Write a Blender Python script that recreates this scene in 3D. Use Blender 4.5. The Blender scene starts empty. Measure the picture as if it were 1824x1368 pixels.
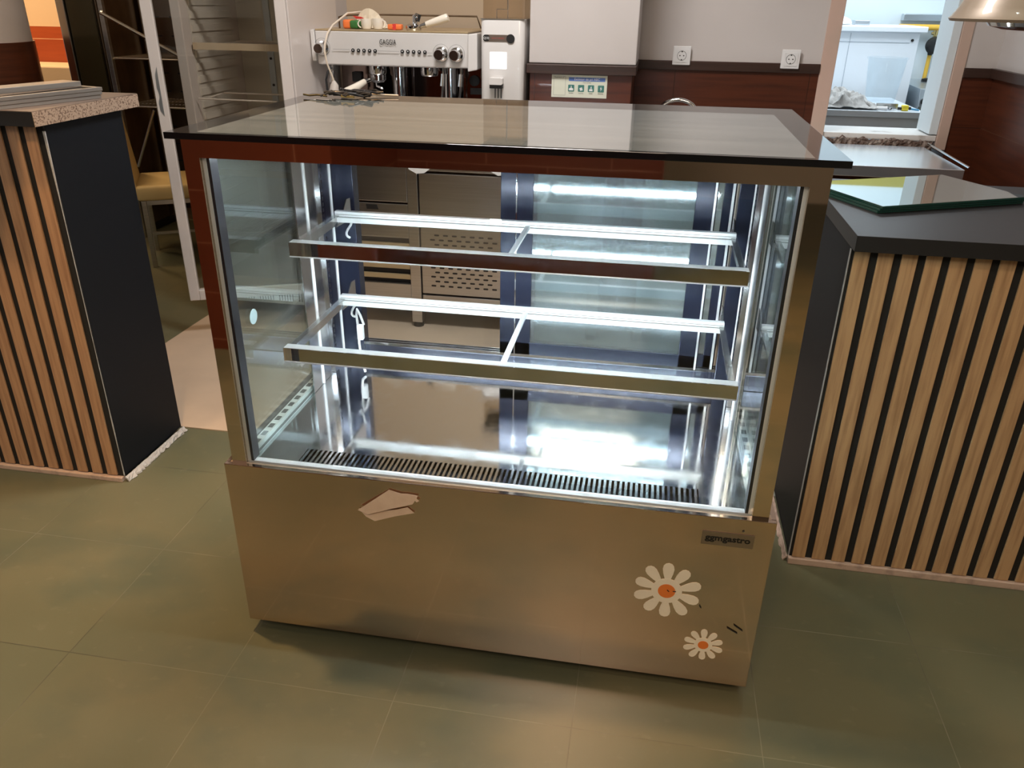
import bpy, bmesh, math, random
from mathutils import Vector, Matrix
random.seed(7)
S = bpy.context.scene
COL = S.collection
PI = math.pi

# ------------------------------------------------------------------ camera, world, lights, exposure
cam_d = bpy.data.cameras.new('camera'); cam = bpy.data.objects.new('camera', cam_d); COL.objects.link(cam)
cam_d.sensor_fit = 'HORIZONTAL'; cam_d.sensor_width = 36.0; cam_d.lens = 1416.32 / 1824 * 36.0
cam_d.clip_start = 0.02; cam_d.clip_end = 60
_X = Vector((0.98519193, 0.17092753, 0.01344006)); _D = Vector((0.08642719, -0.42738743, -0.89992796)); _F = Vector((-0.14807835, 0.88776335, -0.43583143))
M = Matrix((( _X[0], -_D[0], -_F[0], 0.88538875), (_X[1], -_D[1], -_F[1], -1.39639703), (_X[2], -_D[2], -_F[2], 1.4344634), (0, 0, 0, 1)))
cam.matrix_world = M
S.camera = cam
S.view_settings.view_transform = 'Standard'; S.view_settings.look = 'None'
S.view_settings.exposure = 0.35; S.view_settings.gamma = 1.0; S.view_settings.use_curve_mapping = False
w = bpy.data.worlds.new('world'); S.world = w; w.use_nodes = True
w.node_tree.nodes['Background'].inputs[0].default_value = (0.62, 0.60, 0.56, 1)
w.node_tree.nodes['Background'].inputs[1].default_value = 0.22

def area(name, loc, size, power, color, rot=(0, 0, 0), sy=None, spread=None):
    d = bpy.data.lights.new(name, 'AREA'); d.energy = power; d.color = color; d.size = size
    if sy: d.shape = 'RECTANGLE'; d.size_y = sy
    if spread: d.spread = spread
    o = bpy.data.objects.new(name, d); COL.objects.link(o); o.location = loc; o.rotation_euler = rot
    return o
def spot(name, loc, target, power, color, ang=60, blend=0.6, r=0.05):
    d = bpy.data.lights.new(name, 'SPOT'); d.energy = power; d.color = color; d.spot_size = math.radians(ang); d.spot_blend = blend; d.shadow_soft_size = r
    o = bpy.data.objects.new(name, d); COL.objects.link(o); o.location = loc
    o.rotation_euler = (Vector(target) - Vector(loc)).to_track_quat('-Z', 'Y').to_euler()
    return o
WARM = (1.0, 0.66, 0.36); COOL = (0.72, 0.90, 1.0); NEUT = (1.0, 0.95, 0.925)
area('warm_fill_hall', (0.6, -2.2, 2.6), 0.7, 20, (1.0, 0.80, 0.60), rot=(math.radians(38), 0, 0))  # added warm fill from behind the camera, tilted at the case fronts
area('ceiling_light_bar', (0.35, 1.15, 2.78), 0.6, 37, NEUT, sy=0.4)
area('ceiling_light_rear', (-2.4, 2.3, 2.78), 0.5, 16, WARM)
spot('downlight_case_left', (-0.33, 0.15, 2.72), (0.15, -0.5, 0), 140, (1.0, 0.60, 0.28), 88, 0.8, 0.03)
spot('downlight_case_right', (1.23, 0.35, 2.72), (1.0, -0.6, 0), 26, (0.80, 0.92, 0.85), 90, 0.8, 0.04)
spot('downlight_left', (-1.0, -0.9, 2.75), (-1.05, 0.35, 0.2), 60, WARM, 58, 0.8, 0.08)
spot('downlight_right', (1.75, -1.3, 2.75), (1.75, 0.54, 0.45), 46, (1.0, 0.80, 0.58), 62, 0.9, 0.1)
spot('downlight_hall', (2.3, -2.2, 2.75), (2.2, -1.8, 0.0), 170, (1.0, 0.58, 0.26), 80, 0.8, 0.1)
area('cool_fill_left', (-3.2, -1.6, 1.7), 1.4, 15, (0.70, 0.90, 1.0), rot=(math.radians(70), 0, math.radians(-65)))  # added cool fill from behind left; the room has no window here
area('kitchen_light', (2.2, 4.2, 2.7), 1.2, 40, (0.84, 0.93, 1.0))
area('ceiling_light_far_left', (-4.2, 3.9, 2.7), 0.6, 45, WARM)

# ------------------------------------------------------------------ materials
def mat(name, col, rough=0.5, metal=0.0, spec=0.5, bump=None, var=None, coat=0.0, emis=None, aniso=0.0, rvar=None, trans=0.0):
    m = bpy.data.materials.new(name); m.use_nodes = True
    nt = m.node_tree; n = nt.nodes; L = nt.links; b = n['Principled BSDF']
    b.inputs['Base Color'].default_value = (*col, 1); b.inputs['Roughness'].default_value = rough; b.inputs['Metallic'].default_value = metal
    b.inputs['Specular IOR Level'].default_value = spec; b.inputs['Coat Weight'].default_value = coat; b.inputs['Coat Roughness'].default_value = 0.05
    b.inputs['Anisotropic'].default_value = aniso
    if trans: b.inputs['Transmission Weight'].default_value = trans
    if emis: b.inputs['Emission Color'].default_value = (*emis[0], 1); b.inputs['Emission Strength'].default_value = emis[1]
    if var or bump or rvar:
        tc = n.new('ShaderNodeTexCoord')
    if var:   # (scale vec, colour2, detail, lo, hi)
        mp = n.new('ShaderNodeMapping'); mp.inputs['Scale'].default_value = var[0]; L.new(tc.outputs['Object'], mp.inputs[0])
        nz = n.new('ShaderNodeTexNoise'); nz.inputs['Scale'].default_value = 1; nz.inputs['Detail'].default_value = var[2]; L.new(mp.outputs[0], nz.inputs[0])
        cr = n.new('ShaderNodeValToRGB'); cr.color_ramp.elements[0].position = var[3]; cr.color_ramp.elements[1].position = var[4]
        cr.color_ramp.elements[0].color = (*col, 1); cr.color_ramp.elements[1].color = (*var[1], 1)
        L.new(nz.outputs[0], cr.inputs[0]); L.new(cr.outputs[0], b.inputs['Base Color'])
    if bump:  # (scale vec, strength, distance)
        mp2 = n.new('ShaderNodeMapping'); mp2.inputs['Scale'].default_value = bump[0]; L.new(tc.outputs['Object'], mp2.inputs[0])
        nz2 = n.new('ShaderNodeTexNoise'); nz2.inputs['Scale'].default_value = 1; nz2.inputs['Detail'].default_value = 4; L.new(mp2.outputs[0], nz2.inputs[0])
        bp = n.new('ShaderNodeBump'); bp.inputs['Strength'].default_value = bump[1]; bp.inputs['Distance'].default_value = bump[2]
        L.new(nz2.outputs[0], bp.inputs['Height']); L.new(bp.outputs[0], b.inputs['Normal'])
    if rvar:  # (scale vec, lo, hi)
        mp3 = n.new('ShaderNodeMapping'); mp3.inputs['Scale'].default_value = rvar[0]; L.new(tc.outputs['Object'], mp3.inputs[0])
        nz3 = n.new('ShaderNodeTexNoise'); nz3.inputs['Scale'].default_value = 1; nz3.inputs['Detail'].default_value = 5; L.new(mp3.outputs[0], nz3.inputs[0])
        mr = n.new('ShaderNodeMapRange'); mr.inputs['To Min'].default_value = rvar[1]; mr.inputs['To Max'].default_value = rvar[2]
        mr.inputs['From Min'].default_value = 0.3; mr.inputs['From Max'].default_value = 0.7
        L.new(nz3.outputs[0], mr.inputs[0]); L.new(mr.outputs[0], b.inputs['Roughness'])
    return m

def thin_glass(name, tint=(1, 1, 1), refl=1.0, base=0.0, dust=0.0, rough=0.01, dustcol=(0.8, 0.85, 0.85)):
    """clear pane: transparent + mirror reflection by Fresnel, with a little dust"""
    m = bpy.data.materials.new(name); m.use_nodes = True; nt = m.node_tree; n = nt.nodes; L = nt.links
    n.clear(); out = n.new('ShaderNodeOutputMaterial')
    tr = n.new('ShaderNodeBsdfTransparent'); tr.inputs[0].default_value = (*tint, 1)
    gl = n.new('ShaderNodeBsdfGlossy'); gl.inputs['Roughness'].default_value = rough; gl.inputs[0].default_value = (0.93, 0.97, 1, 1)
    fr = n.new('ShaderNodeFresnel')
    gm = n.new('ShaderNodeNewGeometry'); io = n.new('ShaderNodeMapRange'); io.inputs['To Min'].default_value = 1.5; io.inputs['To Max'].default_value = 1 / 1.5
    L.new(gm.outputs['Backfacing'], io.inputs[0]); L.new(io.outputs[0], fr.inputs[0])
    ma = n.new('ShaderNodeMath'); ma.operation = 'MULTIPLY_ADD'; ma.inputs[1].default_value = refl; ma.inputs[2].default_value = base; ma.use_clamp = True
    L.new(fr.outputs[0], ma.inputs[0])
    mx = n.new('ShaderNodeMixShader'); L.new(ma.outputs[0], mx.inputs[0])
    if dust > 0:
        df = n.new('ShaderNodeBsdfDiffuse'); df.inputs[0].default_value = (*dustcol, 1)
        md = n.new('ShaderNodeMixShader'); 
        tc = n.new('ShaderNodeTexCoord'); nz = n.new('ShaderNodeTexNoise'); nz.inputs['Scale'].default_value = 9; nz.inputs['Detail'].default_value = 6
        L.new(tc.outputs['Object'], nz.inputs[0]); mr = n.new('ShaderNodeMapRange'); mr.inputs['From Min'].default_value = 0.3; mr.inputs['From Max'].default_value = 0.7
        mr.inputs['To Min'].default_value = dust * 0.5; mr.inputs['To Max'].default_value = dust * 1.5; L.new(nz.outputs[0], mr.inputs[0]); L.new(mr.outputs[0], md.inputs[0])
        L.new(tr.outputs[0], md.inputs[1]); L.new(df.outputs[0], md.inputs[2]); L.new(md.outputs[0], mx.inputs[1])
    else:
        L.new(tr.outputs[0], mx.inputs[1])
    L.new(gl.outputs[0], mx.inputs[2]); L.new(mx.outputs[0], out.inputs[0])
    return m

def brick_mat(name, c1, c2, cm, bw, rh, mortar, off=(0, 0), axes='XY', rough=0.4, offset=0.0, spec=0.5, streak=None, bumpd=0.0015, blot=None, mortar_var=None, coat=0.0):
    m = bpy.data.materials.new(name); m.use_nodes = True; nt = m.node_tree; n = nt.nodes; L = nt.links; b = n['Principled BSDF']
    tc = n.new('ShaderNodeTexCoord'); sp = n.new('ShaderNodeSeparateXYZ'); L.new(tc.outputs['Object'], sp.inputs[0])
    cb = n.new('ShaderNodeCombineXYZ'); L.new(sp.outputs[axes[0]], cb.inputs[0]); L.new(sp.outputs[axes[1]], cb.inputs[1])
    mp = n.new('ShaderNodeMapping'); mp.inputs['Location'].default_value = (-off[0], -off[1], 0); L.new(cb.outputs[0], mp.inputs[0])
    br = n.new('ShaderNodeTexBrick'); br.offset = offset; br.squash = 1.0
    br.inputs['Scale'].default_value = 1; br.inputs['Brick Width'].default_value = bw; br.inputs['Row Height'].default_value = rh
    br.inputs['Mortar Size'].default_value = mortar; br.inputs['Mortar Smooth'].default_value = 0.1; br.inputs['Bias'].default_value = 0
    br.inputs['Color1'].default_value = (*c1, 1); br.inputs['Color2'].default_value = (*c2, 1); br.inputs['Mortar'].default_value = (*cm, 1)
    L.new(mp.outputs[0], br.inputs[0]); col = br.outputs[0]
    if mortar_var:
        nz = n.new('ShaderNodeTexNoise'); nz.inputs['Scale'].default_value = 2.3; nz.inputs['Detail'].default_value = 3; L.new(tc.outputs['Object'], nz.inputs[0])
        cr = n.new('ShaderNodeValToRGB'); cr.color_ramp.elements[0].position = 0.45; cr.color_ramp.elements[1].position = 0.56
        cr.color_ramp.elements[0].color = (*cm, 1); cr.color_ramp.elements[1].color = (*mortar_var, 1)
        L.new(nz.outputs[0], cr.inputs[0]); L.new(cr.outputs[0], br.inputs['Mortar'])
    def mixin(col, scale, c, lo, hi, fac, detail=5, mode='MIX'):
        mp2 = n.new('ShaderNodeMapping'); mp2.inputs['Scale'].default_value = scale; L.new(tc.outputs['Object'], mp2.inputs[0])
        nz = n.new('ShaderNodeTexNoise'); nz.inputs['Scale'].default_value = 1; nz.inputs['Detail'].default_value = detail; L.new(mp2.outputs[0], nz.inputs[0])
        mr = n.new('ShaderNodeMapRange'); mr.inputs['From Min'].default_value = lo; mr.inputs['From Max'].default_value = hi; mr.inputs['To Max'].default_value = fac
        L.new(nz.outputs[0], mr.inputs[0])
        mx = n.new('ShaderNodeMix'); mx.data_type = 'RGBA'; mx.blend_type = mode; L.new(mr.outputs[0], mx.inputs[0]); L.new(col, mx.inputs[6]); mx.inputs[7].default_value = (*c, 1)
        return mx.outputs[2], nz
    if streak:
        col, _ = mixin(col, streak[0], streak[1], 0.4, 0.7, streak[2])
    if blot:
        for bl in blot: col, _ = mixin(col, bl[0], bl[1], bl[2], bl[3], bl[4])
    L.new(col, b.inputs['Base Color']); b.inputs['Roughness'].default_value = rough; b.inputs['Specular IOR Level'].default_value = spec; b.inputs['Coat Weight'].default_value = coat
    bp = n.new('ShaderNodeBump'); bp.inputs['Strength'].default_value = 0.6; bp.inputs['Distance'].default_value = bumpd; bp.invert = True
    L.new(br.outputs['Fac'], bp.inputs['Height']); L.new(bp.outputs[0], b.inputs['Normal'])
    return m

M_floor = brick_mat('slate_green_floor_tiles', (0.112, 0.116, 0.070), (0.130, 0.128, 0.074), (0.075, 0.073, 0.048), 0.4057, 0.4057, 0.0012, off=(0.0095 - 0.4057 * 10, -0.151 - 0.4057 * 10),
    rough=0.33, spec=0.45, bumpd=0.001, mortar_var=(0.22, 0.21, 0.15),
    blot=[((1.6, 1.6, 1), (0.17, 0.15, 0.085), 0.45, 0.65, 0.6), ((2.2, 3.0, 1), (0.062, 0.085, 0.062), 0.5, 0.68, 0.55), ((22, 30, 1), (0.24, 0.22, 0.15), 0.62, 0.85, 0.35), ((160, 160, 1), (0.55, 0.53, 0.45), 0.78, 0.86, 0.9)])  # stains, specks; the teal-green blots put teal light patches into the colour
M_beige = mat('beige_floor_board', (0.52, 0.41, 0.31), 0.45, var=((3, 3, 1), (0.44, 0.35, 0.27), 4, 0.4, 0.7))
M_tileX = brick_mat('wood_look_wall_tiles_back', (0.105, 0.028, 0.012), (0.085, 0.022, 0.010), (0.035, 0.014, 0.008), 0.60, 0.30, 0.0015, off=(-0.24, 0.04), axes='XZ', rough=0.3, offset=0.5, streak=((3, 3, 60), (0.045, 0.013, 0.007), 0.75), coat=0.1)
M_tileG = brick_mat('red_wood_look_tiles_hall', (0.10, 0.022, 0.009), (0.085, 0.018, 0.008), (0.26, 0.12, 0.07), 0.60, 0.22, 0.002, off=(0.1, 0.05), axes='XZ', rough=0.35, offset=0.5, streak=((3, 3, 40), (0.10, 0.02, 0.008), 0.6))
M_tileY = brick_mat('wood_look_wall_tiles_side', (0.105, 0.028, 0.012), (0.085, 0.022, 0.010), (0.12, 0.055, 0.03), 0.60, 0.30, 0.0015, off=(0, 0.04), axes='YZ', rough=0.3, offset=0.5, streak=((3, 3, 60), (0.045, 0.013, 0.007), 0.75))
M_orange = brick_mat('orange_wall_tiles', (0.45, 0.09, 0.02), (0.38, 0.075, 0.018), (0.75, 0.4, 0.22), 0.60, 0.22, 0.004, axes='XZ', rough=0.4, streak=((3, 3, 40), (0.30, 0.05, 0.012), 0.5))
M_wallw = mat('painted_wall_white', (0.62, 0.58, 0.56), 0.7, var=((1.5, 1.5, 1.5), (0.56, 0.52, 0.50), 3, 0.4, 0.7))
M_wallb = mat('painted_wall_beige', (0.55, 0.43, 0.30), 0.7)
M_pink = mat('bare_plaster_reveal', (0.62, 0.44, 0.36), 0.7, var=((6, 6, 6), (0.55, 0.42, 0.34), 3, 0.4, 0.7))
M_kwall = mat('kitchen_wall_white', (0.72, 0.80, 0.84), 0.4)
M_cream = mat('cream_wall', (0.80, 0.62, 0.42), 0.7)
M_ceil = mat('ceiling_white', (0.7, 0.68, 0.64), 0.8)
M_cap = mat('dark_wood_cap', (0.035, 0.018, 0.013), 0.35, var=((2, 2, 60), (0.06, 0.03, 0.022), 4, 0.35, 0.7))
M_marble = mat('white_sill', (0.75, 0.74, 0.72), 0.4, var=((9, 9, 9), (0.3, 0.25, 0.2), 5, 0.6, 0.75))
M_broken = mat('broken_masonry', (0.14, 0.09, 0.07), 0.95, var=((40, 40, 40), (0.45, 0.38, 0.33), 5, 0.45, 0.7), bump=((60, 60, 60), 1.0, 0.01))
# case
M_base = mat('mirror_steel_base', (0.72, 0.57, 0.47), 0.06, 1.0, rvar=((5, 5, 5), 0.04, 0.13), bump=((3, 3, 3), 0.12, 0.004))
M_frame = mat('mirror_steel_frame', (0.74, 0.62, 0.52), 0.03, 1.0, bump=((2.5, 2.5, 2.5), 0.1, 0.003))
M_steel = mat('polished_steel', (0.72, 0.73, 0.75), 0.10, 1.0)
M_deck = mat('deck_mirror_steel', (0.74, 0.76, 0.78), 0.06, 1.0, rvar=((30, 30, 30), 0.03, 0.12), bump=((4, 2, 4), 0.15, 0.004))
M_brush = mat('brushed_steel', (0.50, 0.49, 0.47), 0.28, 1.0, var=((2, 2, 120), (0.58, 0.57, 0.55), 3, 0.3, 0.7))
M_brushl = mat('bright_brushed_steel', (0.70, 0.72, 0.74), 0.22, 1.0)
M_sider = mat('steel_side_rail', (0.52, 0.51, 0.50), 0.18, 0.95)
M_flange = mat('satin_rail_flange', (0.60, 0.60, 0.60), 0.35, 0.5)
M_palesteel = mat('pale_satin_steel', (0.66, 0.70, 0.68), 0.45, 0.3)
M_chrome = mat('chrome_rail', (0.70, 0.68, 0.66), 0.05, 1.0)
M_alu = mat('white_aluminium_rail', (0.82, 0.83, 0.84), 0.30, 0.45)
M_navy = mat('dark_anodised_aluminium', (0.014, 0.018, 0.036), 0.20, 0.35, spec=0.5)
M_black = mat('black_rubber', (0.012, 0.012, 0.014), 0.4)
M_blackgloss = mat('black_glass_edge', (0.006, 0.007, 0.009), 0.05, spec=0.5)
M_led = mat('led_strip_light', (1, 1, 1), 0.5, emis=((0.84, 0.93, 1.0), 95.0))
M_glassf = thin_glass('front_pane_glass', (0.97, 0.985, 0.98), 0.45)
M_glasss = thin_glass('side_pane_glass', (0.90, 0.95, 0.93), 1.0, base=0.03, dust=0.012)
M_glassh = thin_glass('shelf_glass', (0.97, 0.985, 0.98), 0.22)
M_glassd = thin_glass('door_pane_glass', (0.72, 0.80, 0.82), 1.0, base=0.16, dust=0.10, dustcol=(0.75, 0.82, 0.85), rough=0.075)
M_toppane = mat('top_pane_grey', (0.10, 0.125, 0.135), 0.03, spec=0.6, coat=0.5, var=((1.5, 30, 1), (0.155, 0.18, 0.19), 3, 0.35, 0.7))
M_white_plastic = mat('white_plastic', (0.82, 0.82, 0.82), 0.35)
M_sticker_w = mat('cream_sticker', (0.93, 0.84, 0.69), 0.5)
M_sticker_o = mat('orange_sticker', (0.85, 0.22, 0.04), 0.5)
M_plate = mat('brand_plate_metal', (0.36, 0.30, 0.25), 0.3, 0.9)
M_ink = mat('black_ink', (0.01, 0.01, 0.01), 0.5)
M_paper = mat('torn_brown_paper', (0.84, 0.64, 0.48), 0.85, var=((30, 30, 30), (0.76, 0.56, 0.41), 3, 0.4, 0.7))
# counters
M_wood = mat('oak_slat', (0.54, 0.335, 0.175), 0.55, var=((90, 90, 5.0), (0.33, 0.185, 0.09), 9, 0.44, 0.74), bump=((160, 160, 8), 0.5, 0.0015))
M_wood2 = mat('reddish_oak_slat', (0.50, 0.285, 0.155), 0.5, var=((90, 90, 5.0), (0.33, 0.17, 0.09), 9, 0.44, 0.74), bump=((160, 160, 8), 0.5, 0.0015))
M_felt = mat('black_felt_backing', (0.012, 0.011, 0.010), 0.9)
M_bluepanel = mat('dark_blue_black_panel', (0.007, 0.009, 0.013), 0.55, spec=0.18, bump=((260, 260, 260), 0.15, 0.0005))
M_slab = mat('dark_counter_slab', (0.014, 0.014, 0.016), 0.45, bump=((200, 200, 200), 0.15, 0.0005))
M_slabtop = mat('grey_brown_slab_top', (0.17, 0.13, 0.105), 0.5)
M_chip = mat('chipboard_edge', (0.42, 0.31, 0.23), 0.9, var=((70, 160, 200), (0.16, 0.10, 0.07), 3, 0.5, 0.62), bump=((120, 160, 200), 0.8, 0.002))
M_pinkstrip = mat('bare_plaster_skirting', (0.55, 0.40, 0.32), 0.85, var=((30, 30, 30), (0.36, 0.26, 0.21), 4, 0.5, 0.72))
M_caulk = mat('grey_caulk', (0.46, 0.45, 0.44), 0.9, bump=((90, 90, 90), 0.8, 0.004))
M_greenedge = mat('dark_mirror_glass_sheet', (0.55, 0.60, 0.58), 0.02, 1.0)
M_greenedge2 = mat('green_glass_edge', (0.01, 0.05, 0.04), 0.1, spec=0.7)
M_shade = mat('beige_metal_shade', (0.31, 0.245, 0.18), 0.4, 0.2, coat=0.3)
M_bulb = mat('reflector_bulb', (0.80, 0.80, 0.82), 0.08, 0.9)
# back bar
M_fridgew = mat('white_enamel', (0.66, 0.60, 0.56), 0.35, spec=0.5)
M_fridgein = mat('fridge_lining', (0.66, 0.62, 0.55), 0.45)
M_fridgeglass = thin_glass('fridge_door_glass', (0.88, 0.87, 0.85), 0.9)
M_wire = mat('white_wire', (0.75, 0.68, 0.60), 0.4)
M_dsteel = mat('tarnished_dark_steel', (0.16, 0.115, 0.075), 0.28, 1.0, var=((5, 5, 2), (0.30, 0.22, 0.15), 4, 0.4, 0.7))
M_dglass = mat('dark_cabinet_glass', (0.03, 0.028, 0.018), 0.12, spec=0.6)
M_yel = mat('yellow_leatherette', (0.72, 0.56, 0.27), 0.5, bump=((150, 150, 150), 0.2, 0.001))
M_cmw = mat('machine_white', (0.74, 0.72, 0.70), 0.25, coat=0.4)
M_cmtop = mat('machine_top_tray', (0.50, 0.38, 0.22), 0.3, 0.4)
M_darkchrome = mat('dark_mirror_back', (0.20, 0.15, 0.13), 0.06, 1.0)
M_cup = mat('cream_ceramic', (0.85, 0.78, 0.66), 0.25, coat=0.5)
M_cord = mat('cream_cable', (0.72, 0.62, 0.50), 0.5)
M_orangep = mat('orange_wrapper', (0.85, 0.20, 0.05), 0.4)
M_greenp = mat('green_wrapper', (0.04, 0.18, 0.04), 0.4)
M_redp = mat('red_print', (0.65, 0.05, 0.04), 0.4)
M_screen = mat('lit_screen', (1, 1, 1), 0.4, emis=((0.98, 0.99, 1.0), 1.6))
M_smoke = thin_glass('smoked_hopper_plastic', (0.88, 0.82, 0.74), 0.8)
M_bwhite = mat('kitchen_white_laminate', (0.84, 0.88, 0.93), 0.35)
M_ksteel = mat('kitchen_steel', (0.55, 0.60, 0.64), 0.3, 0.9)
M_ktop = mat('kitchen_table_steel', (0.66, 0.70, 0.74), 0.38, 0.35)
M_tabsteel = mat('satin_table_steel', (0.74, 0.77, 0.80), 0.24, 0.85)
M_tray = mat('grey_sheet_metal', (0.42, 0.40, 0.37), 0.35, 0.7)
M_ypipe = mat('yellow_gas_pipe', (0.80, 0.48, 0.06), 0.4)
M_brass = mat('brass_fitting', (0.65, 0.48, 0.20), 0.25, 1.0)
M_towel = mat('grey_towel', (0.46, 0.44, 0.42), 0.95, var=((50, 50, 50), (0.33, 0.315, 0.30), 3, 0.4, 0.7), bump=((250, 250, 250), 0.8, 0.003))
M_bucket = thin_glass('translucent_bucket', (0.95, 0.97, 0.98), 0.35, dust=0.05, dustcol=(0.85, 0.9, 0.95))
M_tool_y = mat('yellow_plastic', (0.85, 0.68, 0.05), 0.4)
M_tool_b = mat('blue_plastic', (0.08, 0.30, 0.50), 0.4)
M_signb = mat('sign_panel', (0.72, 0.74, 0.62), 0.5)
M_signblue = mat('sign_blue', (0.10, 0.20, 0.55), 0.5)
M_signgreen = mat('sign_green', (0.05, 0.20, 0.17), 0.5)
M_signdk = mat('sign_dark_line', (0.10, 0.10, 0.09), 0.5)
M_glassc = thin_glass('fridge_rail_plastic', (0.9, 0.9, 0.9), 1.0, dust=0.4)

# ------------------------------------------------------------------ mesh helpers
class MB:
    def __init__(s): s.bm = bmesh.new()
    def box(s, x0, x1, y0, y1, z0, z1, m=None):
        v = [s.bm.verts.new(Vector(p)) for p in ((x0, y0, z0), (x1, y0, z0), (x1, y1, z0), (x0, y1, z0), (x0, y0, z1), (x1, y0, z1), (x1, y1, z1), (x0, y1, z1))]
        if m is not None:
            for q in v: q.co = m @ q.co
        for f in ((3, 2, 1, 0), (4, 5, 6, 7), (0, 1, 5, 4), (1, 2, 6, 5), (2, 3, 7, 6), (3, 0, 4, 7)): s.bm.faces.new([v[i] for i in f])
        return s
    def prism(s, pts, a, b, axis='y', m=None):
        """pts 2D polygon extruded from a to b along axis ('y': pts=(x,z); 'x': pts=(y,z); 'z': pts=(x,y))"""
        def P(p, t): return {'y': (p[0], t, p[1]), 'x': (t, p[0], p[1]), 'z': (p[0], p[1], t)}[axis]
        A = [s.bm.verts.new(P(p, a)) for p in pts]; B = [s.bm.verts.new(P(p, b)) for p in pts]
        if m is not None:
            for q in A + B: q.co = m @ q.co
        s.bm.faces.new(A); s.bm.faces.new(B[::-1]); n = len(pts)
        for i in range(n): s.bm.faces.new([A[i], B[i], B[(i + 1) % n], A[(i + 1) % n]])
        return s
    def tube(s, pts, r, seg=10, cap=True):
        pts = [Vector(p) for p in pts]; rings = []; up = None
        rr = r if isinstance(r, (list, tuple)) else [r] * len(pts)
        for i, p in enumerate(pts):
            t = (pts[min(i + 1, len(pts) - 1)] - pts[max(i - 1, 0)]).normalized()
            if up is None: up = Vector((0, 0, 1)) if abs(t.z) < 0.9 else Vector((1, 0, 0))
            a = t.cross(up).normalized(); c = a.cross(t).normalized(); up = c
            rings.append([s.bm.verts.new(p + (a * math.cos(2 * PI * k / seg) + c * math.sin(2 * PI * k / seg)) * rr[i]) for k in range(seg)])
        for A, B in zip(rings, rings[1:]):
            for k in range(seg): s.bm.faces.new([A[k], A[(k + 1) % seg], B[(k + 1) % seg], B[k]])
        if cap: s.bm.faces.new(rings[0][::-1]); s.bm.faces.new(rings[-1])
        return s
    def lathe(s, prof, c=(0, 0, 0), seg=32, m=None, cap=True):
        """prof = [(r,z)...] about z axis at c"""
        rings = []
        for r, z in prof:
            ring = [s.bm.verts.new((r * math.cos(2 * PI * k / seg), r * math.sin(2 * PI * k / seg), z)) for k in range(seg)]
            rings.append(ring)
        mm = Matrix.Translation(c) @ (m if m is not None else Matrix())
        for ring in rings:
            for v in ring: v.co = mm @ v.co
        for A, B in zip(rings, rings[1:]):
            for k in range(seg): s.bm.faces.new([A[k], A[(k + 1) % seg], B[(k + 1) % seg], B[k]])
        if cap:
            s.bm.faces.new(rings[0][::-1]); s.bm.faces.new(rings[-1])
        return s
    def grid(s, nx, ny, fn, thick=0.0):
        V = [[s.bm.verts.new(fn(i / nx, j / ny)) for i in range(nx + 1)] for j in range(ny + 1)]
        for j in range(ny):
            for i in range(nx): s.bm.faces.new([V[j][i], V[j][i + 1], V[j + 1][i + 1], V[j + 1][i]])
        if thick:
            bmesh.ops.recalc_face_normals(s.bm, faces=s.bm.faces)
            bmesh.ops.solidify(s.bm, geom=list(s.bm.faces), thickness=thick)
        return s
    def build(s, name, m, parent=None, bevel=0.0, smooth=False, seg=2, label=None):
        bmesh.ops.recalc_face_normals(s.bm, faces=s.bm.faces)
        if bevel:
            bmesh.ops.bevel(s.bm, geom=list(s.bm.edges), offset=bevel, segments=seg, affect='EDGES', clamp_overlap=True, profile=0.5)
        me = bpy.data.meshes.new(name); s.bm.to_mesh(me); s.bm.free()
        if isinstance(m, (list, tuple)):
            for q in m: me.materials.append(q)
        else: me.materials.append(m)
        if smooth:
            me.polygons.foreach_set('use_smooth', [True] * len(me.polygons))
            try: me.set_sharp_from_angle(angle=math.radians(35))
            except Exception: pass
        o = bpy.data.objects.new(name, me); COL.objects.link(o)
        if parent is not None:
            o.parent = parent
            o.matrix_parent_inverse = world_mat(parent).inverted()
        if label: o['label'] = label
        return o
def world_mat(o):
    m = o.matrix_basis.copy()
    p = o.parent
    if p is not None: m = world_mat(p) @ o.matrix_parent_inverse @ m
    return m
def Bx(*a, m=None): return MB().box(*a, m=m)
def thing(name, label, cat, loc=(0, 0, 0), group=None):
    o = bpy.data.objects.new(name, None); COL.objects.link(o); o.location = loc; o.empty_display_size = 0.1
    o['label'] = label; o['category'] = cat
    if group: o['group'] = group
    return o
def tag(o, label, cat, group=None):
    o['label'] = label; o['category'] = cat
    if group: o['group'] = group
    return o
def struct(o): o['kind'] = 'structure'; return o
def text(name, s, size, m, mw, parent, ext=0.0004, bold=0.0, sx=1.0, align='CENTER', shear=0):
    cu = bpy.data.curves.new(name, 'FONT'); cu.body = s; cu.size = size; cu.extrude = ext; cu.offset = bold; cu.align_x = align; cu.align_y = 'CENTER'; cu.shear = shear
    cu.resolution_u = 3
    tmp = bpy.data.objects.new(name + '_tmp', cu); COL.objects.link(tmp)
    dg = bpy.context.evaluated_depsgraph_get(); me = bpy.data.meshes.new_from_object(tmp.evaluated_get(dg)); bpy.data.objects.remove(tmp)
    me.transform(mw @ Matrix.Diagonal((sx, 1, 1, 1))); me.materials.clear(); me.materials.append(m)
    o = bpy.data.objects.new(name, me); COL.objects.link(o)
    if parent is not None: o.parent = parent; o.matrix_parent_inverse = world_mat(parent).inverted()
    return o
FACE = lambda x, y, z, ry=0.0: Matrix.Translation((x, y, z)) @ Matrix.Rotation(ry, 4, 'Y') @ Matrix.Rotation(PI / 2, 4, 'X')   # text upright facing -y
def copy_tree(o, dx=Vector((0, 0, 0)), parent=None):
    c = o.copy(); COL.objects.link(c)
    if parent is not None: c.parent = parent
    else: c.location = o.location + dx
    for ch in list(o.children): copy_tree(ch, parent=c)
    return c

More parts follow.
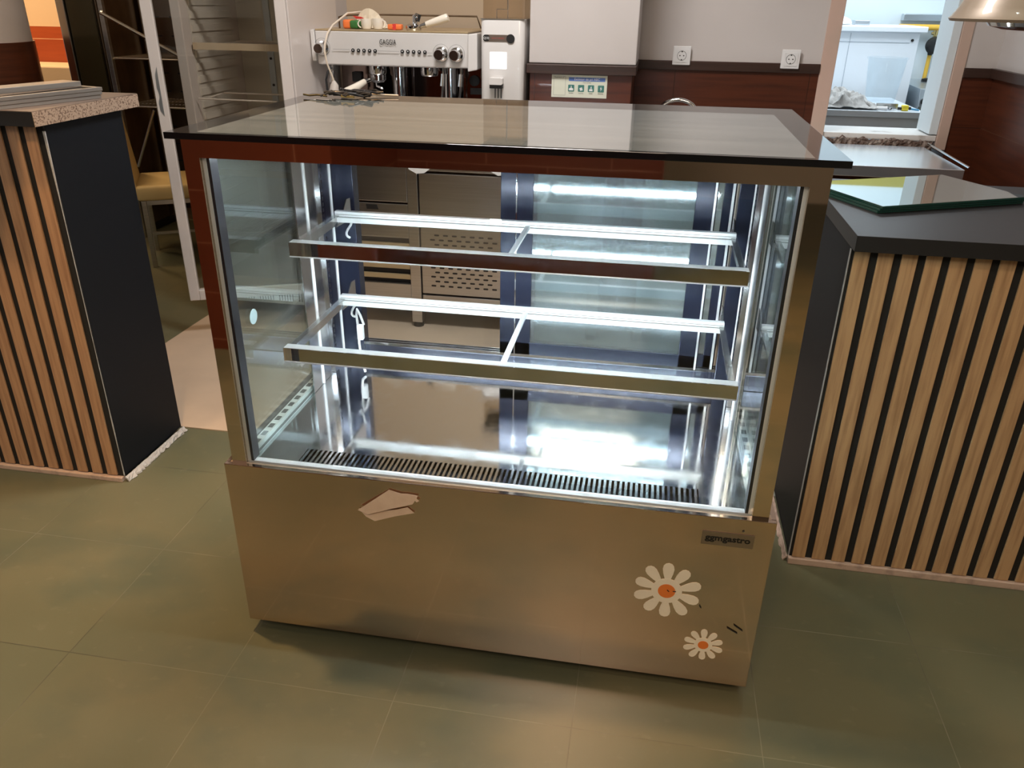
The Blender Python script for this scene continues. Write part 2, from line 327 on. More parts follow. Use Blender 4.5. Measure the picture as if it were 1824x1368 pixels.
# ------------------------------------------------------------------ room shell
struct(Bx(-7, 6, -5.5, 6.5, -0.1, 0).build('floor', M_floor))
struct(MB().prism([(-1.235, 0.925), (3.2, 0.925), (3.2, 2.60), (-1.19, 2.60), (-1.215, 1.9)], 0.0, 0.004, 'z').build('floor', M_beige))
struct(Bx(-7, 6, -5.5, 6.5, 2.8, 2.9).build('ceiling', M_ceil))
CAPZ = 1.190
# back wall with the pass-through opening x 1.66..2.155, z 0.872..2.1
YB = 2.62
struct(Bx(0.30, 1.66, YB, YB + 0.2, 0, CAPZ - 0.03).build('wall_back', M_tileX))
struct(Bx(0.30, 1.60, YB, YB + 0.2, CAPZ, 2.8).build('wall_back', M_wallw))
struct(Bx(1.66, 2.155, YB, YB + 0.2, 0, 0.82).build('wall_back', M_tileX))
struct(Bx(1.66, 2.155, YB, YB + 0.2, 2.1, 2.8).build('wall_back', M_wallw))
struct(Bx(2.20, 2.34, YB, YB + 0.2, 0, CAPZ - 0.03).build('wall_back', M_tileX))
struct(Bx(2.20, 2.34, YB, YB + 0.2, CAPZ, 2.8).build('wall_back', M_wallw))
struct(Bx(1.597, 1.66, YB - 0.006, YB + 0.2, 0.84, 2.8).build('trim_1', M_pink, bevel=0.002))
struct(Bx(2.155, 2.20, YB - 0.006, YB + 0.2, 0.84, 2.8).build('trim_2', M_pink, bevel=0.002))
struct(Bx(2.118, 2.154, YB + 0.004, YB + 0.2, 0.905, 2.1).build('trim_3', M_kwall, bevel=0.002))
struct(Bx(1.661, 2.154, YB + 0.004, YB + 0.24, 0.875, 0.90).build('trim_4', M_marble, bevel=0.003))
bk = MB()
bk.grid(60, 6, lambda u, v: (1.64 + u * 0.50, YB - 0.012 + random.uniform(-.006, .006), 0.815 + v * 0.062 + random.uniform(-.004, .004)), 0.02)
struct(bk.build('trim_5', M_broken))
struct(Bx(0.30, 1.597, YB - 0.012, YB + 0.01, CAPZ - 0.04, CAPZ).build('trim_6', M_cap, bevel=0.002))
struct(Bx(2.20, 2.32, YB - 0.012, YB + 0.01, CAPZ - 0.04, CAPZ).build('trim_7', M_cap, bevel=0.002))
# right return wall
struct(Bx(2.33, 2.5, -0.2, YB + 0.2, 0, CAPZ - 0.04).build('wall_right', M_tileY))
struct(Bx(2.33, 2.5, -0.2, YB + 0.2, CAPZ - 0.04, 2.8).build('wall_right', M_wallw))
struct(Bx(2.31, 2.335, -0.2, YB + 0.01, CAPZ - 0.04, CAPZ).build('trim_8', M_cap, bevel=0.002))
# white column with tiled foot
struct(Bx(0.335, 0.788, 2.22, YB, CAPZ, 2.8).build('wall_column', M_wallw, bevel=0.004))
struct(Bx(0.340, 0.775, 2.225, YB, 0.0, 1.15).build('wall_column', M_tileX))
struct(Bx(0.325, 0.792, 2.205, YB, 1.15, CAPZ - 0.002).build('trim_9', M_cap, bevel=0.003))
# alcove behind the coffee machine
struct(Bx(-0.72, 0.335, 2.85, 3.0, 0, 2.8).build('wall_alcove', M_wallb))
struct(Bx(0.285, 0.2995, YB, 2.849, 0, 2.8).build('wall_alcove', M_wallb))
struct(Bx(-0.76, -0.70, 2.56, 3.0, 0, 2.8).build('wall_alcove', M_wallw))
struct(MB().tube([(-0.695, 2.846, 1.262), (0.30, 2.846, 1.262)], 0.004, 6).build('trim_10', M_cap))
# far left
struct(Bx(-7, -1.30, 4.75, 4.9, 1.19, 2.8).build('wall_left', M_cream))
struct(Bx(-7, -1.30, 4.75, 4.9, 0, 1.19).build('wall_left', M_orange))
struct(Bx(-4.6, -3.0, 4.35, 4.74, 0.0, 0.93).build('low_counter_left', M_cream, bevel=0.01))  # low cream counter standing before the far wall
struct(Bx(-2.35, -0.76, 3.72, 3.85, 0, 2.8).build('wall_rear', M_wallb))
struct(MB().lathe([(0.33, CAPZ), (0.33, 2.8)], (-2.83, 2.70, 0), 48).build('wall_column', M_wallw, smooth=True))
struct(MB().lathe([(0.34, 0), (0.34, CAPZ)], (-2.83, 2.70, 0), 48).build('wall_column', M_tileY, smooth=True))
# hall behind the photographer (seen only mirrored in the case)
struct(Bx(-7, -0.35, -1.75, -1.6, 0, 1.25).build('wall_front', M_tileG))
struct(Bx(-7, -0.35, -1.75, -1.6, 1.25, 2.8).build('wall_front', M_wallw))
struct(Bx(-0.5, 0.95, -2.6, -2.45, 0, 1.25).build('wall_front', M_tileG))
struct(Bx(-0.5, 0.95, -2.6, -2.45, 1.25, 2.8).build('wall_front', M_wallw))
struct(Bx(-0.42, -0.35, -2.45, -1.75, 0, 1.25).build('wall_front', M_tileG))
struct(Bx(-0.42, -0.35, -2.45, -1.75, 1.25, 2.8).build('wall_front', M_wallw))
struct(Bx(0.95, 6, -5.4, -5.25, 0, 2.8).build('wall_front', M_cream))
# kitchen
struct(Bx(0.9, 5, 5.5, 5.65, 0, 2.8).build('wall_kitchen', M_kwall))
struct(Bx(3.35, 3.5, 2.83, 5.5, 0, 2.8).build('wall_kitchen', M_kwall))
struct(Bx(0.9, 1.05, 2.83, 5.5, 0, 2.8).build('wall_kitchen', M_kwall))
struct(Bx(1.05, 3.35, 5.485, 5.5, 1.68, 1.84).build('trim_11', mat('yellow_tile_band', (0.42, 0.36, 0.10), 0.3)))

# ------------------------------------------------------------------ the display case
Z0 = 0.038; HB = 0.488
case = thing('display_case', 'lit refrigerated glass display case on mirrored steel base with daisy stickers', 'display case', (0.6, 0.35, 0))
# base
b = MB().box(0, 1.2, 0.0, 0.012, Z0, HB)
b.build('front_panel', M_base, case, bevel=0.0012)
MB().box(0.0, 1.2, 0.0125, 0.0185, HB - 0.004, HB - 0.0005).box(0.0, 0.048, 0.0186, 0.03, HB - 0.004, HB - 0.0005).box(1.152, 1.2, 0.0186, 0.03, HB - 0.004, HB - 0.0005).build('top_ledge', mat('warm_satin_ledge', (0.72, 0.55, 0.42), 0.35, 0.7), case)
Bx(0, 0.010, 0.0125, 0.70, Z0, HB).build('side_panel', M_base, case)
Bx(1.19, 1.2, 0.0125, 0.70, Z0, HB).build('side_panel', M_base, case)
Bx(0.0102, 1.1898, 0.69, 0.70, Z0, HB).build('rear_panel', M_brush, case)
Bx(0.0102, 1.1898, 0.0125, 0.6898, Z0 + 0.002, Z0 + 0.010).build('base_plate', M_dsteel, case)
for cx in (0.09, 1.11):
    for cy in (0.10, 0.60):
        f = MB().lathe([(0.022, 0.0), (0.024, 0.006), (0.012, 0.012), (0.010, 0.039)], (cx, cy, 0.0), 20).build('foot', M_black, case, smooth=True)
# brand plate
bp_ = Bx(1.056, 1.161, -0.0025, 0.0, 0.420, 0.453).build('brand_plate', M_plate, case, bevel=0.0008)
text('lettering', 'ggmgastro', 0.0195, M_ink, FACE(1.1085, -0.0028, 0.4385), bp_, bold=0.00055, sx=1.12)
# daisies
def daisy(cx, cz, R, r0, rot, squash=1.0):
    mb = MB(); n = 10
    for k in range(n):
        a = rot + 2 * PI * k / n
        pts = []
        L_ = R * random.uniform(0.97, 1.03); wv = R * 0.168
        prof = [(0.15, 0.10), (0.42, 0.50), (0.62, 0.85), (0.78, 1.0), (0.90, 0.88), (0.97, 0.55), (1.0, 0.0)]
        side = [(L_ * t, wv * q) for t, q in prof]; side += [(L_ * t, -wv * q) for t, q in prof[-2::-1]]
        for (u, v) in side:
            x = u * math.cos(a) - v * math.sin(a); z = u * math.sin(a) + v * math.cos(a)
            pts.append((cx + x, cz + z * squash))
        mb.prism(pts, -0.0006 - 0.00003 * k, 0.0, 'y')
    circ = [(cx + R * 0.45 * math.cos(2 * PI * k / 32), cz + R * 0.45 * squash * math.sin(2 * PI * k / 32)) for k in range(32)]
    mb.prism(circ, -0.0010, 0.0, 'y')
    st = mb.build('daisy_sticker', M_sticker_w, case, label='cream daisy sticker')
    circ = [(cx + r0 * math.cos(2 * PI * k / 32), cz + r0 * squash * math.sin(2 * PI * k / 32)) for k in range(32)]
    MB().prism(circ, -0.0014, -0.0010, 'y').build('flower_centre', M_sticker_o, st, label='orange flower centre')
daisy(0.999, 0.284, 0.073, 0.0185, PI / 2 + 0.02)
daisy(1.0925, 0.146, 0.044, 0.0115, PI / 2 + 0.04)
for p in ([(1.137, 0.205), (1.160, 0.192)], [(1.150, 0.215), (1.170, 0.201)], [(1.000, 0.288), (1.004, 0.284)], [(1.012, 0.286), (1.019, 0.286)], [(1.072, 0.256), (1.076, 0.250)], [(1.135, 0.460), (1.139, 0.462)]):
    MB().tube([(p[0][0], -0.0018, p[0][1]), (p[1][0], -0.0018, p[1][1])], 0.0011, 6).build('scuff_mark', M_ink, case)
# upper frame (mirror border on the front glass)
FZ0, FZ1 = HB, 1.192
wx0, wx1, wz0, wz1 = 0.049, 1.151, 0.4955, 1.158
b = MB().box(0.016, wx0, 0.010, 0.020, FZ0, FZ1); b.box(wx1, 1.184, 0.010, 0.020, FZ0, FZ1)
b.box(wx0, wx1, 0.010, 0.020, wz1, FZ1)
b.build('front_frame', M_frame, case)
Bx(wx0, wx1, 0.013, 0.019, FZ0 + 0.0004, wz1).build('front_glass', M_glassf, case)
for s, a0 in ((1, wx0), (-1, wx1)):
    x0, x1 = sorted((a0 - 0.002 * s, a0 + 0.007 * s))
    Bx(x0, x1, 0.021, 0.030, HB + 0.002, FZ1).build('edge_strip', M_alu, case)
    x0, x1 = sorted((a0 + 0.007 * s, a0 + 0.013 * s))
    Bx(x0, x1, 0.022, 0.050, HB + 0.002, FZ1).build('rubber_seal', M_black, case)
# side panes: outer and inner sheet
for s, xo, xi in ((1, 0.020, 0.050), (-1, 1.180, 1.150)):
    x0, x1 = sorted((xo, xo + 0.006 * s))
    Bx(x0, x1, 0.031, 0.66, HB, FZ1).build('side_glass', M_glasss, case)
    x0, x1 = sorted((xi, xi + 0.005 * s))
    Bx(x0, x1, 0.052, 0.62, HB, FZ1).build('side_glass', M_glasss, case)
    # perforated spacer bar at the foot of the side glass
    x0, x1 = sorted((xo + 0.008 * s, xi - 0.002 * s))
    sp = MB().box(x0, x1, 0.06, 0.62, HB, HB + 0.012)
    spo = sp.build('spacer_bar', M_alu, case)
    sl = MB()
    for k in range(14): sl.box(x0 + 0.004, x1 - 0.004, 0.08 + k * 0.038, 0.10 + k * 0.038, HB + 0.0121, HB + 0.0126)
    sl.build('slot', M_black, spo)
# deck with the slotted air grille
DZ = 0.484
b = MB().box(0.012, 1.188, 0.022, 0.046, DZ - 0.002, DZ); b.box(0.012, 1.188, 0.104, 0.66, DZ - 0.002, DZ)
b.box(0.012, 0.155, 0.046, 0.104, DZ - 0.002, DZ); b.box(1.047, 1.188, 0.046, 0.104, DZ - 0.002, DZ)
deck = b.build('deck', M_deck, case)
b = MB(); n = 78; p = (1.047 - 0.155) / n
for k in range(n + 1):
    if k < n: b.box(0.155 + (k + 0.5) * p - p * 0.25, 0.155 + (k + 0.5) * p + p * 0.25, 0.0465, 0.1035, DZ - 0.0015, DZ + 0.0002)
b.build('air_grille', M_steel, deck)
Bx(0.150, 1.050, 0.042, 0.108, DZ - 0.03, DZ - 0.022).build('air_duct', M_black, deck)
MB().prism([(0.0225, 0.4845), (0.0435, 0.4845), (0.0435, 0.4865), (0.0405, 0.4868), (0.0395, 0.4862), (0.0225, 0.4895)], 0.050, 1.150, 'x').build('sill_strip', M_alu, case)
# rear frame: posts, rails
for x0, x1 in ((0.045, 0.115), (1.105, 1.165)):
    Bx(x0, x1, 0.62, 0.66, DZ, FZ1).build('rear_post', M_navy, case, bevel=0.002)
Bx(0.115, 1.105, 0.62, 0.66, DZ, 0.532).build('rear_rail', M_navy, case, bevel=0.002)
Bx(0.115, 1.105, 0.62, 0.66, 1.135, FZ1).build('rear_rail', M_navy, case, bevel=0.002)
tr = MB()
for yy in (0.6205, 0.634, 0.648): tr.box(0.112, 1.108, yy, yy + 0.002, 0.532, 0.540)
tr.build('door_track', M_steel, case)
# steel side columns with slotted uprights in the rear corners
for s, xa in ((1, 0.056), (-1, 1.144)):
    def XX(a, c): return sorted((xa + a * s, xa + c * s))
    x0, x1 = XX(0, 0.003)
    Bx(x0, x1, 0.38, 0.618, DZ + 0.001, FZ1).build('side_liner', M_brushl, case)
    x0, x1 = XX(0.003, 0.010)
    up = Bx(x0, x1, 0.515, 0.54, DZ + 0.001, FZ1 - 0.01).build('shelf_upright', M_steel, case)
    sl = MB(); x0, x1 = XX(0.0101, 0.0106)
    for k in range(46): sl.box(x0, x1, 0.524, 0.531, 0.50 + k * 0.0145, 0.508 + k * 0.0145)
    sl.build('slot', M_black, up)
    x0, x1 = XX(0.003, 0.006)
    Bx(x0, x1, 0.440, 0.446, DZ + 0.001, FZ1 - 0.01).build('liner_seam', M_white_plastic, case)
    Bx(x0, x1, 0.600, 0.604, DZ + 0.001, FZ1 - 0.01).build('liner_seam', M_white_plastic, case)
# sliding doors, both pushed to the right
for k, (x0, x1, y0, y1) in enumerate(((0.512, 1.055, 0.622, 0.632), (0.545, 1.100, 0.636, 0.646))):
    d = MB(); st = 0.052 if k == 0 else 0.03
    d.box(x0, x0 + (0.085 if k == 0 else 0.06), y0, y1, 0.533, 1.134); d.box(x1 - st, x1, y0, y1, 0.533, 1.134)
    d.box(x0, x1, y0, y1, 0.533, 0.575); d.box(x0, x1, y0, y1, 1.085, 1.134)
    fr = d.build('sliding_door', M_navy, case, bevel=0.0015)
    Bx(x0 + 0.06, x1 - st + 0.004, (y0 + y1) / 2 - 0.002, (y0 + y1) / 2 + 0.002, 0.57, 1.09).build('door_glass', M_glassd, fr)
    if k == 0:
        Bx(x0 + 0.040, x0 + 0.043, y0 - 0.001, y0, 0.54, 1.13).build('door_bead', M_steel, fr)
        Bx(x1 - 0.008, x1 - 0.003, y0 - 0.002, y0, 0.535, 1.13).build('door_bead', M_alu, fr)
    else: Bx(x1 - 0.010, x1 - 0.004, y0 - 0.003, y0, 0.535, 1.13).build('door_bead', M_alu, fr)
# lamps: a tube under the top and one behind each shelf front
Bx(0.07, 1.13, 0.055, 0.085, 1.162, 1.19).build('light_housing', M_alu, case)
hs = Bx(0.08, 1.12, 0.062, 0.078, 1.158, 1.1618).build('led_strip', M_led, case)
# shelves
def shelf(zt, yf, yr, label):
    sh = bpy.data.objects.new('shelf', None); COL.objects.link(sh); sh.parent = case; sh.matrix_parent_inverse = world_mat(case).inverted(); sh.location = (0.6, yf, zt); sh.empty_display_size = 0.05
    frl = MB().box(0.093, 1.107, yf, yf + 0.003, zt - 0.031, zt).build('front_rail', M_chrome, sh)
    MB().box(0.0935, 1.1065, yf + 0.0031, yf + 0.026, zt - 0.003, zt + 0.0003).box(0.0935, 1.1065, yf - 0.002, yf + 0.001, zt - 0.0335, zt - 0.0312).build('rail_lip', M_flange, frl)
    rr = MB().box(0.100, 1.100, yr - 0.004, yr + 0.012, zt - 0.004, zt + 0.009).build('rear_rail', M_alu, sh, bevel=0.001)
    Bx(0.100, 1.100, yr - 0.006, yr + 0.004, zt - 0.019, zt - 0.0062).build('rail_channel', M_alu, rr, bevel=0.001)
    MB().box(0.101, 1.099, yr - 0.0046, yr - 0.0041, zt + 0.001, zt + 0.002).box(0.101, 1.099, yr - 0.003, yr + 0.003, zt - 0.0061, zt - 0.0041).build('rail_groove', M_signdk, rr)
    for xa in (0.098, 1.088):
        MB().box(xa, xa + 0.014, yf + 0.005, yr, zt - 0.004, zt - 0.001).box(xa + 0.005, xa + 0.008, yf + 0.005, yr + 0.09, zt - 0.026, zt - 0.004).build('side_rail', M_sider, sh)
        MB().prism([(yr - 0.02, zt - 0.028), (yr + 0.085, zt - 0.032), (yr + 0.085, zt + 0.024), (yr + 0.06, zt + 0.026), (yr + 0.03, zt + 0.0)], xa + 0.009, xa + 0.012, 'x').build('bracket', M_brushl, sh)
    MB().box(0.594, 0.606, yf + 0.004, yr, zt - 0.006, zt - 0.0005).build('centre_bar', M_alu, sh)
    Bx(0.100, 0.598, yf + 0.005, yr + 0.01, zt + 0.0002, zt + 0.005).build('glass_pane', M_glassh, sh)
    Bx(0.602, 1.100, yf + 0.005, yr + 0.01, zt + 0.0002, zt + 0.005).build('glass_pane', M_glassh, sh)
    Bx(0.11, 1.09, yf + 0.006, yf + 0.018, zt - 0.010, zt - 0.0035).build('led_strip', M_led, sh)
    cpts = [(0.108 + 0.010 * math.sin(t * 1.3), yr + 0.075 + 0.012 * math.cos(t * 2.1), zt - 0.02 - 0.012 * t) for t in [k * 0.35 for k in range(15)]]
    MB().tube(cpts, 0.0032, 8).build('lamp_cable', M_white_plastic, sh, smooth=True)
    return sh
sh1 = shelf(0.932, 0.250, 0.520, 'upper')
sh2 = shelf(0.709, 0.163, 0.512, 'lower')
# loose cable at the deck, rear left corner
MB().tube([(0.125, 0.600, 0.60), (0.118, 0.595, 0.63), (0.108, 0.60, 0.645), (0.103, 0.605, 0.625), (0.108, 0.60, 0.585), (0.115, 0.58, 0.55), (0.13, 0.55, 0.515), (0.15, 0.52, 0.492)], 0.0035, 8).build('lamp_cable', M_white_plastic, case, smooth=True)
Bx(0.106, 0.124, 0.588, 0.606, 0.555, 0.60).build('cable_joint', M_white_plastic, case, bevel=0.004)
# round sticker on the side glass
MB().lathe([(0.017, 0), (0.017, 0.0006)], (0.0557, 0.118, 0.800), 28, Matrix.Rotation(PI / 2, 4, 'Y')).build('round_sticker', mat('pale_round_sticker', (0.55, 0.72, 0.72), 0.5), case, label='pale blue-green round sticker on side glass')
# small price tag on the upper rail
Bx(0.505, 0.535, 0.5125, 0.5138, 0.932, 0.945).build('size_label', M_white_plastic, case)
# top glass
TZ0, TZ1 = 1.1925, 1.2045
b = Bx(-0.009, 1.209, -0.002, 0.700, TZ0, TZ1).build('top_glass', M_blackgloss, case, bevel=0.0006)
Bx(0.050, 1.152, 0.010, 0.575, TZ1, TZ1 + 0.0004).build('top_inner_panel', M_toppane, b, label='pale grey inner field of the top glass')

# ------------------------------------------------------------------ paper scrap stuck on the base
def shear(z0, k): return Matrix(((1, 0, 0, 0), (0, 1, k, -k * z0), (0, 0, 1, 0), (0, 0, 0, 1)))
b = MB().prism([(0.312, 0.411), (0.345, 0.406), (0.40, 0.419), (0.425, 0.428), (0.440, 0.415), (0.395, 0.401), (0.348, 0.383), (0.328, 0.392)], -0.0020, -0.0015, 'y', m=shear(0.44, 0.07))
b.prism([(0.312, 0.411), (0.350, 0.441), (0.385, 0.469), (0.412, 0.463), (0.428, 0.464), (0.450, 0.462), (0.447, 0.455), (0.453, 0.450), (0.447, 0.446), (0.443, 0.449), (0.438, 0.440), (0.400, 0.427), (0.335, 0.403)], -0.0036, -0.0031, 'y', m=shear(0.469, 0.12))
tag(b.build('paper_scrap', M_paper), 'torn folded brown paper scrap stuck to the mirrored base of the case', 'paper')
# pliers and wiring lying on the glass top
pl = thing('cable_bundle', 'dark tangle of wires and clips lying on the back left of the glass top', 'cable', (0.12, 0.62, TZ1 + 0.0004))
zt = TZ1 + 0.001
b = MB()
for k in range(9):
    y0 = 0.58 + 0.012 * k; pts = [(0.06 + 0.02 * random.random() + 0.015 * j, y0 + 0.012 * math.sin(j * 1.1 + k), zt + 0.006 + 0.008 * abs(math.sin(j * 0.9 + k))) for j in range(9)]
    b.tube(pts, 0.0028, 6)
b.build('wires', M_black, pl, smooth=True)
MB().tube([(0.01, 0.60, zt + 0.006), (0.03, 0.590, zt + 0.005), (0.05, 0.592, zt + 0.007), (0.08, 0.578, zt + 0.006)], 0.0022, 8).build('wire_end', M_brass, pl, smooth=True)
MB().tube([(0.12, 0.575, zt + 0.008), (0.155, 0.567, zt + 0.007)], [0.004, 0.003], 8).build('clip', M_brass, pl, smooth=True)
MB().tube([(0.10, 0.63, zt + 0.01), (0.14, 0.655, zt + 0.006), (0.20, 0.666, zt + 0.004), (0.235, 0.672, zt + 0.003)], 0.0022, 8).build('flat_cable', M_cord, pl, smooth=True)
MB().tube([(0.07, 0.535, zt + 0.002), (0.10, 0.525, zt + 0.002), (0.12, 0.535, zt + 0.002), (0.105, 0.55, zt + 0.002)], 0.0012, 6).build('thin_wire', M_black, pl)

# ------------------------------------------------------------------ counters either side
def slats(x_start, n, pitch, wd, y, z0, z1, m, parent, sgn=1):
    b = MB()
    for k in range(n):
        x0 = x_start + sgn * k * pitch; x1 = x0 + sgn * wd; x0, x1 = sorted((x0, x1))
        b.box(x0, x1, y - 0.006, y, z0, z1)
    return b.build('slat_cladding', m, parent, bevel=0.0012)
lc = thing('bar_counter', 'tall bar counter with reddish wood slats and raw chipboard top edge, left of the case', 'counter', (-1.6, 0.73, 0))
Bx(-2.6, -0.7187, 0.571, 0.905, 0.016, 1.116).build('body', M_bluepanel, lc, bevel=0.001, label='blue-black painted end and body')
Bx(-2.6, -0.7195, 0.563, 0.5709, 0.016, 1.116).build('backing', M_felt, lc)
slats(-0.7400, 34, 0.0535, 0.0345, 0.563, 0.020, 1.116, M_wood2, lc, -1)
Bx(-2.6, -0.720, 0.548, 0.5705, 0.0, 0.016).build('plinth', M_pinkstrip, lc, bevel=0.002)
b = MB(); b.grid(40, 3, lambda u, v: (-0.7165 + (0.004 + 0.014 * (1 - v)) * (0.6 + 0.6 * random.random()), 0.556 + u * 0.35, v * 0.016), 0.004)
b.build('caulk', M_caulk, lc)
MB().tube([(-0.7175, 0.5615, 1.10 - t * 0.09) for t in range(13)], [0.004, 0.003, 0.0015, 0.001, 0.0014, 0.001, 0.0012, 0.0008, 0.0012, 0.001, 0.002, 0.001, 0.002], 6).build('paint_line', M_caulk, lc)
MB().box(-2.6, -0.7055, 0.518, 0.98, 1.1165, 1.154).build('counter_slab', [M_slab], lc, bevel=0.0008)
Bx(-0.7052, -0.7035, 0.5182, 0.98, 1.1167, 1.1538).build('chipboard_edge', M_chip, lc)
Bx(-2.6, -0.7055, 0.520, 0.98, 1.1542, 1.1552).build('slab_top', M_slabtop, lc)
# long narrow metal trays stacked on it
def tray(z, off, label, top=False):
    t = thing('metal_tray', label, 'tray', (-0.75, 0.66, z), 'metal trays stacked on the bar counter')
    mm = Matrix.Translation((-0.722 + off, 0.832 + off, z)) @ Matrix.Rotation(math.radians(-104.5), 4, 'Z')
    b = MB().box(0, 0.62, -0.012, 0, 0, 0.010, m=mm).box(0, 0.012, -0.085, -0.012, 0, 0.010, m=mm).box(0.608, 0.62, -0.085, -0.012, 0, 0.010, m=mm).box(0, 0.62, -0.10, -0.085, 0, 0.022 if top else 0.010, m=mm)
    b.build('metal_frame', M_tray, t, bevel=0.001)
    Bx(0.012, 0.608, -0.085, -0.012, 0.002, 0.008, m=mm).build('dark_panel', M_dglass, t)
    if top:
        Bx(0.0, 0.62, -0.16, -0.1002, 0.014, 0.022, m=mm).build('rear_flange', M_tray, t, bevel=0.001)
        MB().prism([(0.03, -0.08), (0.02, -0.06), (0.25, -0.035), (0.40, -0.02), (0.60, -0.05), (0.60, -0.082), (0.3, -0.075)], 0.0082, 0.0095, 'z', m=mm).build('torn_film', mat('brown_black_film', (0.05, 0.035, 0.03), 0.35), t)
tray(1.1556, 0.0, 'long grey metal tray on the bar counter, lowest of its stack')
tray(1.1660, 0.003, 'long grey metal tray on the bar counter, middle of its stack')
tray(1.1764, 0.005, 'long grey metal tray with dark torn film, topmost of its stack', True)

rc = thing('serving_counter', 'lower black serving counter clad in light oak slats, right of the case', 'counter', (2.2, 0.72, 0))
Bx(1.3691, 2.29, 0.547, 0.895, 0.016, 0.919).build('body', M_bluepanel, rc, bevel=0.001, label='blue-black painted end and body')
Bx(1.3700, 2.29, 0.5390, 0.5469, 0.016, 0.919).build('backing', M_felt, rc)
slats(1.3760, 17, 0.0533, 0.0352, 0.539, 0.022, 0.919, M_wood, rc)
Bx(1.366, 2.29, 0.526, 0.5465, 0.0, 0.020).build('plinth', M_pinkstrip, rc, bevel=0.002)
b = MB(); b.grid(30, 3, lambda u, v: (1.366 - (0.002 + 0.008 * (1 - v)) * (0.5 + 0.7 * random.random()), 0.54 + u * 0.35, v * 0.016), 0.003)
b.build('caulk', M_pinkstrip, rc)
Bx(1.3675, 1.3690, 0.5385, 0.5480, 0.02, 0.915).build('paint_line', M_caulk, rc)
Bx(1.366, 2.29, 0.500, 1.18, 0.9195, 0.957).build('counter_slab', M_slab, rc, bevel=0.0008)
# glass sheets on it
A = Vector((1.461, 0.736, 0)); U = Vector((0.894, 0.447, 0)); V = Vector((-0.447, 0.894, 0))
for k, lb in enumerate(('lowest of the stack', 'middle of the stack', 'topmost of the stack')):
    z = 0.9575 + k * 0.0062; o = A + U * (0.004 * k) - V * 0.003 * k
    c = [o, o + U * 0.47, o + U * 0.47 + V * 0.31, o + V * 0.31]
    g = MB().prism([(p.x, p.y) for p in c], z, z + 0.0058, 'z').build('glass_sheet', M_greenedge2 if k < 2 else M_greenedge2, bevel=0.0006)
    tag(g, 'reflective dark green edged glass sheet on the serving counter, ' + lb, 'glass sheet', 'glass sheets on the serving counter')
    if k == 2:
        c2 = [c[0] + U * .002 + V * .002, c[1] - U * .002 + V * .002, c[2] - U * .002 - V * .002, c[3] + U * .002 - V * .002]
        MB().prism([(p.x, p.y) for p in c2], z + 0.0058, z + 0.0062, 'z').build('mirror_face', M_greenedge, g)

# ------------------------------------------------------------------ pendant lamp
pd = thing('pendant_lamp', 'beige bell shaped metal pendant lamp hanging at the upper right', 'lamp', (1.715, 0.80, 2.8))
c = (1.715, 0.80, 0)
prof = [(0.162, 1.402), (0.166, 1.408), (0.160, 1.414), (0.148, 1.432), (0.140, 1.450), (0.120, 1.475), (0.085, 1.50), (0.055, 1.53), (0.045, 1.57), (0.040, 1.575), (0.045, 1.565), (0.050, 1.528), (0.082, 1.495), (0.115, 1.470), (0.135, 1.448), (0.145, 1.428), (0.156, 1.410)]
MB().lathe(prof + [prof[0]], c, 48, cap=False).build('lamp_shade', M_shade, pd, smooth=True)
MB().lathe([(0.02, 1.52), (0.03, 1.48), (0.075, 1.43), (0.088, 1.405), (0.078, 1.393), (0.05, 1.386), (0.002, 1.383)], c, 40).build('bulb', M_bulb, pd, smooth=True, label='silvered reflector bulb')
MB().tube([(c[0], c[1], 1.57), (c[0], c[1], 2.8)], 0.004, 8).build('flex', M_black, pd)

# ------------------------------------------------------------------ upright fridge with open glass door
fx0, fx1, fy0, fy1 = -1.165, -0.637, 2.00, 2.54
fr = thing('display_fridge', 'white upright glass door fridge standing open and empty behind the case', 'fridge', ((fx0 + fx1) / 2, 2.27, 0))
b = MB().box(fx0, fx0 + 0.045, fy0, fy1, 0.09, 1.95).box(fx1 - 0.045, fx1, fy0, fy1, 0.09, 1.95).box(fx0 + 0.045, fx1 - 0.045, fy1 - 0.04, fy1, 0.09, 1.95)
b.box(fx0 + 0.045, fx1 - 0.045, fy0, fy1 - 0.04, 1.88, 1.95).box(fx0 + 0.045, fx1 - 0.045, fy0, fy1 - 0.04, 0.09, 0.22)
b.build('cabinet', M_fridgew, fr, bevel=0.004)
# ribbed lining
for xa, sg in ((fx0 + 0.0455, 1), (fx1 - 0.0455, -1)):
    b = MB(); x0, x1 = sorted((xa, xa + 0.001 * sg)); b.box(x0, x1, fy0 + 0.06, fy1 - 0.11, 0.29, 1.87)
    for k in range(30):
        z = 0.30 + k * 0.052
        x0, x1 = sorted((xa + 0.0011 * sg, xa + 0.007 * sg)); b.box(x0, x1, fy0 + 0.07, fy1 - 0.12, z, z + 0.030)
    b.build('ribbed_lining', M_fridgein, fr, bevel=0.002)
Bx(fx0 + 0.046, fx1 - 0.046, fy1 - 0.048, fy1 - 0.041, 0.23, 1.87).build('rear_liner', mat('grey_fridge_back', (0.60, 0.58, 0.50), 0.35, 0.3, bump=((3, 3, 60), 0.4, 0.003)), fr)
Bx(-0.98, -0.95, fy1 - 0.056, fy1 - 0.0485, 0.23, 1.87).build('shelf_track', M_ksteel, fr)
MB().tube([(-0.965, fy1 - 0.06, 1.16), (-0.965, fy1 - 0.056, 1.16)], 0.006, 8).build('screw', M_black, fr)
MB().tube([(-0.965, fy1 - 0.06, 1.04), (-0.965, fy1 - 0.056, 1.04)], 0.006, 8).build('screw', M_black, fr)
